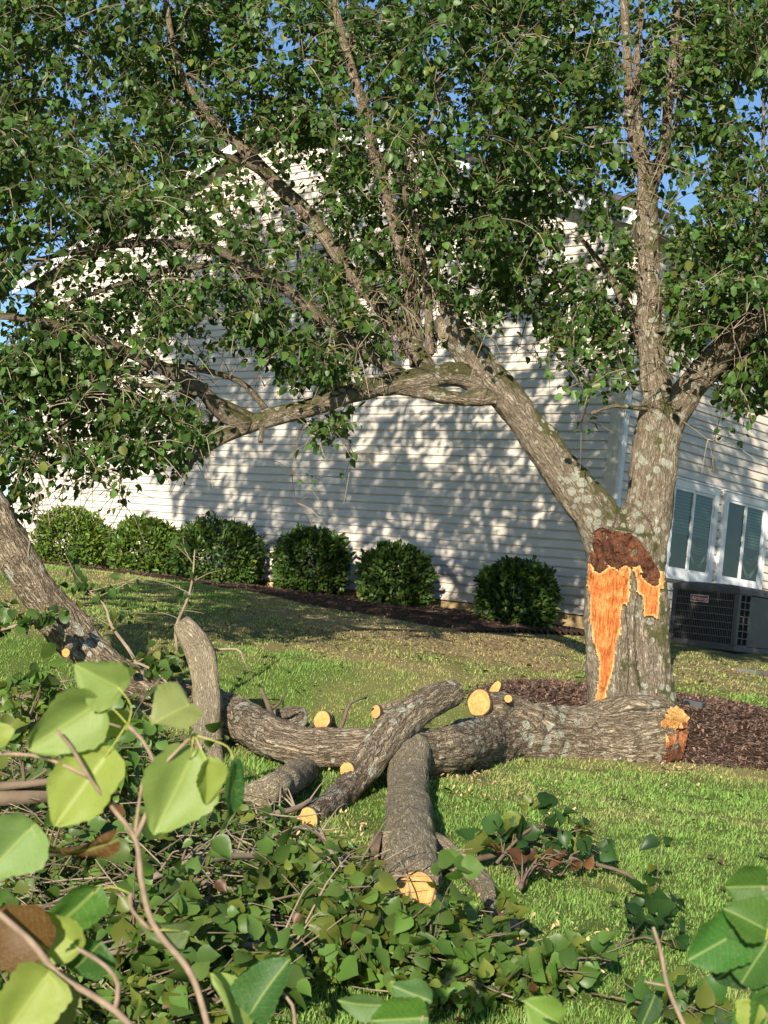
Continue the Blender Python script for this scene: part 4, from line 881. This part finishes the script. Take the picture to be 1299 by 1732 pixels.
leafbranch('cut_branch', [(840, 1460, .1, 3), (900, 1400, .25, 3), (960, 1410, .2, 2)], 55, .16, 'cluster of green leaves on a twig above the withered clump', G, .075, 7, (.035, .085, .02))
leafbranch('cut_branch', [(1040, 1600, .05, 2), (1090, 1585, .06, 2), (1140, 1600, .03, 1)], 26, .16, 'few dark green leaves lying in the grass at lower right', G, .07, 5, (.03, .075, .02))
leafbranch('cut_branch', [(1000, 1680, .04, 2), (1080, 1695, .06, 2), (1150, 1720, .03, 1)], 34, .2, 'pale and dark leaves on the grass at the bottom edge right of the middle', G, .07, 6, (.05, .11, .025), yel=.4)
def upbranch(label, L_, nl, lsize=.06, twn=6, spread=.25):
    p_, r_ = pts(L_); t = thing('cut_branch', p_[0], label, 'branch', G); mb = MB(); P_, Q_ = tube(mb, p_, r_, 6, .05, rough=.2); lp, lt, ln = [], [], []
    for i in range(twn):
        j = random.randrange(len(P_)//4, len(P_)); d_ = unit(1)[0]; d_[2] = abs(d_[2]); e = P_[j]+d_*spread*random.uniform(.5, 1.2); tube(mb, [P_[j], (P_[j]+e)/2+unit(1)[0]*.02, e], [.004, .003, .0015], 4, .06, caps=False)
        k_ = nl//twn; s_ = rng.random(k_)[:, None]; lp.append(P_[j]*(1-s_)+e*s_+unit(k_)*.04); lt.append(unit(k_)+d_*.3+[0, 0, -.3]); ln.append(unit(k_)*.8+[0, -.3, .5])
    mb.build('stem', M_TWIGP, t, True)
    if nl >= twn: lp = np.concatenate(lp); leaves('foliage', lp, np.concatenate(lt), np.concatenate(ln), lsize*(.7+.6*rng.random(len(lp))), gcol(len(lp), (.05, .10, .02), .4, .15), M_LEAF, t, hi=True)
    return t
upbranch('upright twigs with green leaves growing between the leaning limb and the curved log', [(240, 1160, 10.1, 4), (225, 1110, 10.1, 3.5), (190, 1060, 10.1, 3), (175, 1020, 10.1, 2), (130, 985, 10.1, 1.5)], 70, .06, 8, .35)
upbranch('thin twig with few leaves rising over the curved log, in front of the widest shrub', [(300, 1100, 9.9, 3), (298, 1060, 9.9, 3), (315, 1020, 9.9, 2.5), (325, 985, 9.9, 2), (330, 930, 9.9, 1.2)], 22, .05, 9, .28)
upbranch('leafy twig at the left edge crossing the foot of the leaning limb', [(75, 1052, 9.3, 3), (30, 1058, 9.3, 3), (-20, 1072, 9.3, 3)], 60, .07, 6, .25)
upbranch('leafy sprig in front of the dark log left of the curved limb', [(300, 1180, 9.6, 3), (270, 1140, 9.6, 3), (230, 1120, 9.6, 2)], 60, .065, 6, .25)
upbranch('thin bare twig arching right from the curved limb over the grass', [(345, 1100, 10., 2.5), (400, 1098, 10., 2), (410, 1110, 10., 1.2), (420, 1135, 10., 1)], 0, .05, 3, .1)
upbranch('pale thin twig standing along the right side of the curved limb', [(382, 1330, 9.3, 5), (384, 1260, 9.4, 4.5), (378, 1210, 9.4, 4), (372, 1170, 9.4, 3)], 6, .05, 5, .15)
for i, (lab, L_) in enumerate((('long grey bent branch on the heap at centre left', [(215, 1500, .2, 6), (300, 1470, .26, 6), (400, 1448, .24, 6), (460, 1452, .2, 4)]), ('grey branch lying across the lower left leaves', [(230, 1595, .14, 5), (330, 1590, .16, 5), (440, 1600, .16, 6), (520, 1590, .14, 4)]), ('crooked grey branch under the small round saw cut', [(430, 1395, .05, 6), (460, 1378, .07, 6), (500, 1368, .08, 5), (530, 1350, .1, 3)]), ('pale stick leaning over the heap beside the lower saw cut', [(540, 1400, .25, 4), (560, 1440, .22, 4), (600, 1490, .15, 4)]), ('dark thick branch crossing the left side of the heap', [(-10, 1350, .2, 14), (80, 1345, .22, 13), (190, 1330, .2, 10)]))):
    leafbranch('bare_branch', L_, 0, .3, lab, 'bare branches in the heap', twn=8, mt=M_TWIGP if i != 4 else M_TWIG)
# tangled fine twigs and leaf litter of the heap
HEAP = [(-30, 1150), (90, 1140), (240, 1210), (400, 1330), (520, 1400), (640, 1450), (700, 1520), (850, 1600), (960, 1650), (900, 1700), (800, 1700), (640, 1660), (480, 1645), (340, 1745), (-30, 1745)]
tg = MB(); lp = []
while len(lp) < 8500:
    x, y = random.uniform(-30, 960), random.uniform(1150, 1745)
    if not inside(np.array([x]), np.array([y]), HEAP)[0]: continue
    lp.append(gnd(x, y, abs(random.gauss(0, .07))))
    if len(lp) % 6 < 1:
        a = gnd(x, y, random.uniform(.0, .22) if y < 1560 else random.uniform(0, .1)); an = random.uniform(0, 6.28); L_ = random.uniform(.08, .42); d_ = np.array([math.cos(an), math.sin(an)*.8, random.gauss(.05, .3)]); e = a+d_*L_; e[2] = max(e[2], hgt(e[0], e[1])+.01)
        r_ = random.uniform(.0015, .0045); tube(tg, [a, (a+e)/2+unit(1)[0]*.08*L_, e], [r_, r_*.8, r_*.5], 4, .09, caps=False, mi=random.randrange(2))
obj('twig_tangle', tg.v, tg.f, [M_TWIG, M_TWIGP], None, False, 0, tg.m, tg.bc)
tag(bpy.data.objects['twig_tangle'], 'tangle of fine grey brown twigs heaped left of the logs', 'twigs', kind='stuff')
lp = np.array(lp); m_ = len(lp)
tag(leaves('fallen_leaves', lp, unit(m_)+[0, 0, -.1], unit(m_)*.8+[0, -.3, .6], .046*(.5+.9*rng.random(m_)), gcol(m_, (.095, .165, .035), .45, .3, .03), M_LEAF, None, fold=.3, curl=.35, hi=True), 'loose green and browning leaves littering the heap', 'leaves', kind='stuff')
# scattered leaves / straw on lawn
x = rng.uniform(-2, 3, 260); y = rng.uniform(4.8, 16, 260); k_ = bed(x, y) <= 0; x, y = x[k_], y[k_]
tag(leaves('scattered_leaves', np.c_[x, y, hgt(x, y)+.035], unit(len(x))*[1, 1, .3], unit(len(x))*.5+[0, 0, 1], .05*(.5+.6*rng.random(len(x))), gcol(len(x), (.10, .13, .03), .4, .3, .35), M_LEAF), 'few small leaves scattered over the lawn', 'leaves', kind='stuff')

cx, cy, cz = [], [], []
for qx, qy, sg, k_ in ((812, 1330, .35, 130), (700, 1530, .3, 160), (560, 1420, .35, 130), (880, 1600, .2, 90), (740, 1330, .5, 120), (1150, 1310, .25, 80)):
    q = gnd(qx, qy); cx += list(rng.normal(q[0], sg, k_)); cy += list(rng.normal(q[1], sg, k_))
cx = np.array(cx); cy = np.array(cy); k_ = len(cx)
tag(leaves('wood_chips', np.c_[cx, cy, hgt(cx, cy)+.03+.02*rng.random(k_)], unit(k_), unit(k_)*.6+[0, 0, 1], .012+.02*rng.random(k_), np.array((.50, .36, .18))*(.6+.6*rng.random((k_, 1))), M_CHIP, None, width=.5), 'pale sawdust flakes in the grass around the sawn limbs', 'sawdust', kind='stuff')

# ================================================================== NEAR TWIGS
def bigleaf_mesh(mb, c, up, side, L_, Wd, bend, serr=.035, wav=.10, fold=.25, cols=None, col=None):
    nu, nv = 13, 22; nrm = np.cross(side, up); vs = []; bcs = []
    ph = random.random()*6
    for j in range(nv+1):
        t = (j/nv)**1.7*.5+(1-(1-j/nv)**1.35)*.5*(j/nv)+(j/nv)*.5*(1-j/nv); wv = (math.sin(math.pi*min(t**.60, 1))**.58)*(1-.12*t)*1.2*(1+.10*math.sin(t*9+ph)) if 0 < t < 1 else 0.0
        
        for i in range(nu):
            s_ = (i/(nu-1))*2-1; ww = wv*Wd/2*(1+serr*math.sin(t*46+ph)*abs(s_)**4)
            z_ = abs(s_)**1.3*wv*Wd*fold + .10*L_*noise.noise(Vector((s_*1.6+ph, t*2.4, ph)))*abs(s_) - bend*L_*t*t + wav*L_*math.sin(t*7+s_*2+ph)*.4*abs(s_)**2 + .003*L_*math.sin((t-abs(s_)*.35)*40)*(1-abs(s_))
            yy = t*L_ - .16*L_*abs(s_)**1.3*(1-t)**3 + .02*L_*math.sin(s_*5+ph)*t
            vs.append(c+side*s_*ww+up*yy+nrm*z_); bcs.append((s_*ww/L_, t, 0))
    fs_ = [(j*nu+i, j*nu+i+1, (j+1)*nu+i+1, (j+1)*nu+i) for j in range(nv) for i in range(nu-1)]
    mb.add(vs, fs_, 0, bcs); cols += [col]*len(vs)
def near_twig(label, name, D, stems, lvs, origin, sep=False):
    t = thing(name, at(*origin, D), label, 'twig')
    mb = MB()
    for st in stems:
        p_ = [at(a, b_, D+dz) for a, b_, dz, r in st]; tube(mb, p_, [r*.66*D/FPX for a, b_, dz, r in st], 8, .012, rough=.25)
        if sep: mb.build('stem', M_NSTEM, t, True); mb = MB()
    if not sep: mb.build('stem', M_NSTEM, t, True)
    for (bx_, by_, ex, ey, wpx, dz0, dz1, roll, col, bend, pet) in lvs:
        a = at(bx_, by_, D+dz0); e = at(ex, ey, D+dz1); up = e-a; L_ = np.linalg.norm(up); up /= L_; toc = -a/np.linalg.norm(a)
        sd_ = np.cross(up, toc); sd_ /= np.linalg.norm(sd_); n0 = np.cross(sd_, up); sd_ = sd_*math.cos(roll)+n0*math.sin(roll)
        mb = MB(); cs = []; bigleaf_mesh(mb, a, up, sd_, L_, wpx*D/FPX, bend, cols=cs, col=col)
        o_ = mb.build('leaf', M_BIGLEAF, t, True); at_ = o_.data.attributes.new('col', 'FLOAT_COLOR', 'POINT'); at_.data.foreach_set('color', np.c_[np.array(cs), np.ones(len(cs))].astype(np.float32).ravel())
        if pet:
            pm = MB(); tube(pm, [at(pet[0], pet[1], D), at((pet[0]+bx_)/2+pet[2], (pet[1]+by_)/2+pet[3], D), a], [.0011, .0009, .0009], 6, .008); pm.build('petiole', M_PET, t, True)
M_NSTEM = simple('near_twig_bark', (.27, .20, .14), .7, .3, .25, 40); M_PET = simple('petiole', (.34, .36, .08), .5, .4, .1, 20)
LG, LY, DG, BR = (.23, .32, .085), (.27, .34, .07), (.03, .10, .022), (.12, .055, .02)
near_twig('near twig with large pale green heart shaped leaves at the lower left', 'leafy_twig', 1.95,
 [[(355, 1745, 0, 8), (325, 1650, 0, 8), (270, 1580, 0, 8), (250, 1540, 0, 7.5), (238, 1480, 0, 7.5), (230, 1420, 0, 7), (190, 1365, 0, 6), (155, 1320, -.01, 5.5), (120, 1262, -.02, 5), (96, 1236, -.03, 4)],
  [(230, 1418, 0, 6.5), (250, 1370, 0, 5.5), (265, 1310, 0, 5), (262, 1290, 0, 5), (240, 1250, 0, 5), (217, 1228, 0, 6)],
  [(265, 1305, 0, 4.5), (300, 1270, 0, 4), (318, 1252, .01, 4), (330, 1243, .01, 5)],
  [(157, 1318, 0, 4.5), (110, 1295, 0, 4.5), (60, 1278, .02, 4.5), (-20, 1274, .03, 4.5)],
  [(228, 1420, 0, 5), (234, 1370, .01, 4), (242, 1320, .01, 4)],
  [(255, 1572, 0, 6), (232, 1550, 0, 5), (220, 1530, 0, 5), (222, 1510, 0, 6)], [(205, 1230, 0, 3), (180, 1222, 0, 2)]],
 [(200, 1162, 128, 1128, 78, 0, -.02, .35, LG, .12, (217, 1226, 14, 0)), (203, 1166, 132, 1190, 66, .02, .04, -.4, (.20, .27, .05), .1, None),
  (154, 1196, 48, 1268, 92, 0, -.02, .25, LG, .1, (217, 1226, 0, -16)), (178, 1282, 90, 1398, 100, .01, .0, -.2, LY, .08, (212, 1230, 0, 0)),
  (317, 1194, 262, 1216, 84, .0, -.03, -.5, (.23, .27, .09), .25, (322, 1250, 3, 0)), (322, 1285, 262, 1412, 112, .02, .0, .2, LG, .08, (328, 1245, 0, 0)),
  (352, 1292, 352, 1362, 50, -.01, .0, .5, LY, .1, (330, 1244, 0, 0)), (396, 1300, 388, 1415, 34, .0, .02, .9, DG, .15, (333, 1244, 22, -8)),
  (48, 1405, -28, 1485, 92, .03, .0, .1, (.19, .30, .09), .1, None), (182, 1424, 60, 1480, 40, .02, .05, .8, BR, .45, None), (205, 1208, 160, 1246, 46, .06, .08, .4, LY, .1, None),
  (-2, 1228, -8, 1268, 40, 0, 0, .3, LY, .1, None), (310, 1575, 238, 1570, 44, .02, .0, .6, (.12, .17, .07), .2, (255, 1572, 0, 0)), (155, 1512, 66, 1600, 70, .0, .03, .35, (.07, .18, .03), .15, (222, 1512, 0, -12))], (355, 1745))
near_twig('second near twig crossing the bottom left corner with brown and green leaves', 'leafy_twig', 1.75,
 [[(-20, 1530, 0, 8), (50, 1590, 0, 9), (100, 1650, 0, 9), (150, 1680, 0, 9), (195, 1710, 0, 9), (230, 1745, 0, 9)], [(195, 1708, 0, 7), (200, 1665, 0, 6), (180, 1635, 0, 5.5), (150, 1615, 0, 6), (132, 1605, 0, 6)]],
 [(70, 1600, -10, 1545, 100, .03, .03, .3, BR, .3, None), (75, 1655, 10, 1750, 100, -.02, -.04, .2, LY, .08, None), (108, 1660, 78, 1760, 90, .04, .04, -.4, (.16, .17, .06), .15, None), (128, 1600, 62, 1545, 70, .05, .05, .4, LY, .1, (135, 1605, 0, 0)), (165, 1600, 120, 1650, 80, .06, .07, .3, DG, .2, None)], (230, 1745))
near_twig('near glossy dark green leaves hanging in from the right edge', 'leafy_twig', 1.9,
 [[(1320, 1560, 0, 6), (1300, 1530, 0, 5), (1290, 1500, 0, 4)], [(1320, 1700, 0, 5), (1296, 1720, 0, 4)]],
 [(1290, 1499, 1228, 1502, 78, 0, .0, .3, (.05, .13, .02), .1, (1305, 1540, 0, 0)), (1241, 1581, 1166, 1624, 84, 0, -.02, .15, (.04, .15, .025), .05, (1285, 1560, 0, -6)), (1288, 1568, 1228, 1535, 66, -.03, -.03, -.35, (.055, .14, .02), .15, None),
  (1294, 1602, 1252, 1664, 90, -.01, .0, -.2, (.05, .14, .03), .1, (1300, 1570, 0, 0)), (1260, 1620, 1210, 1662, 70, .03, .05, .5, (.015, .06, .02), .1, None), (1310, 1540, 1262, 1530, 50, .03, .03, .8, (.02, .07, .02), .1, None), (1310, 1690, 1285, 1760, 70, 0, 0, .3, (.04, .12, .02), .1, None), (1285, 1660, 1275, 1700, 24, 0, 0, .3, DG, .1, None), (1275, 1700, 1262, 1745, 44, 0, .0, -.2, LY, .1, None)], (1320, 1560), True)
near_twig('near glossy leaves poking up along the bottom edge in the middle', 'leafy_twig', 2.1,
 [[(700, 1760, 0, 5), (712, 1735, 0, 4), (720, 1700, 0, 3)], [(500, 1760, 0, 5), (495, 1700, 0, 4), (470, 1672, .0, 3)], [(1165, 1750, .3, 6), (1130, 1670, .3, 7), (1118, 1610, .3, 7), (1105, 1568, .3, 5)], [(1130, 1668, .3, 4), (1090, 1660, .3, 3)]],
 [(712, 1722, 628, 1728, 76, 0, 0, .25, (.06, .16, .02), .08, None), (640, 1700, 572, 1702, 44, .05, .05, .5, (.10, .19, .06), .3, None), (722, 1690, 662, 1668, 50, .05, .06, .2, (.08, .17, .06), .1, None),
  (940, 1728, 888, 1695, 60, 0, 0, .1, (.16, .27, .05), .1, None), (430, 1705, 482, 1622, 78, .0, .0, .4, (.04, .12, .03), .2, None), (425, 1712, 370, 1650, 60, .03, .0, -.3, LG, .2, None), (960, 1750, 905, 1728, 40, 0, 0, .6, DG, .1, None), (1105, 1690, 1085, 1740, 40, .3, .3, .2, (.03, .08, .03), .1, None)], (700, 1760), True)
for o_ in bpy.data.objects:
    if '_w' in o_.keys(): del o_['_w']
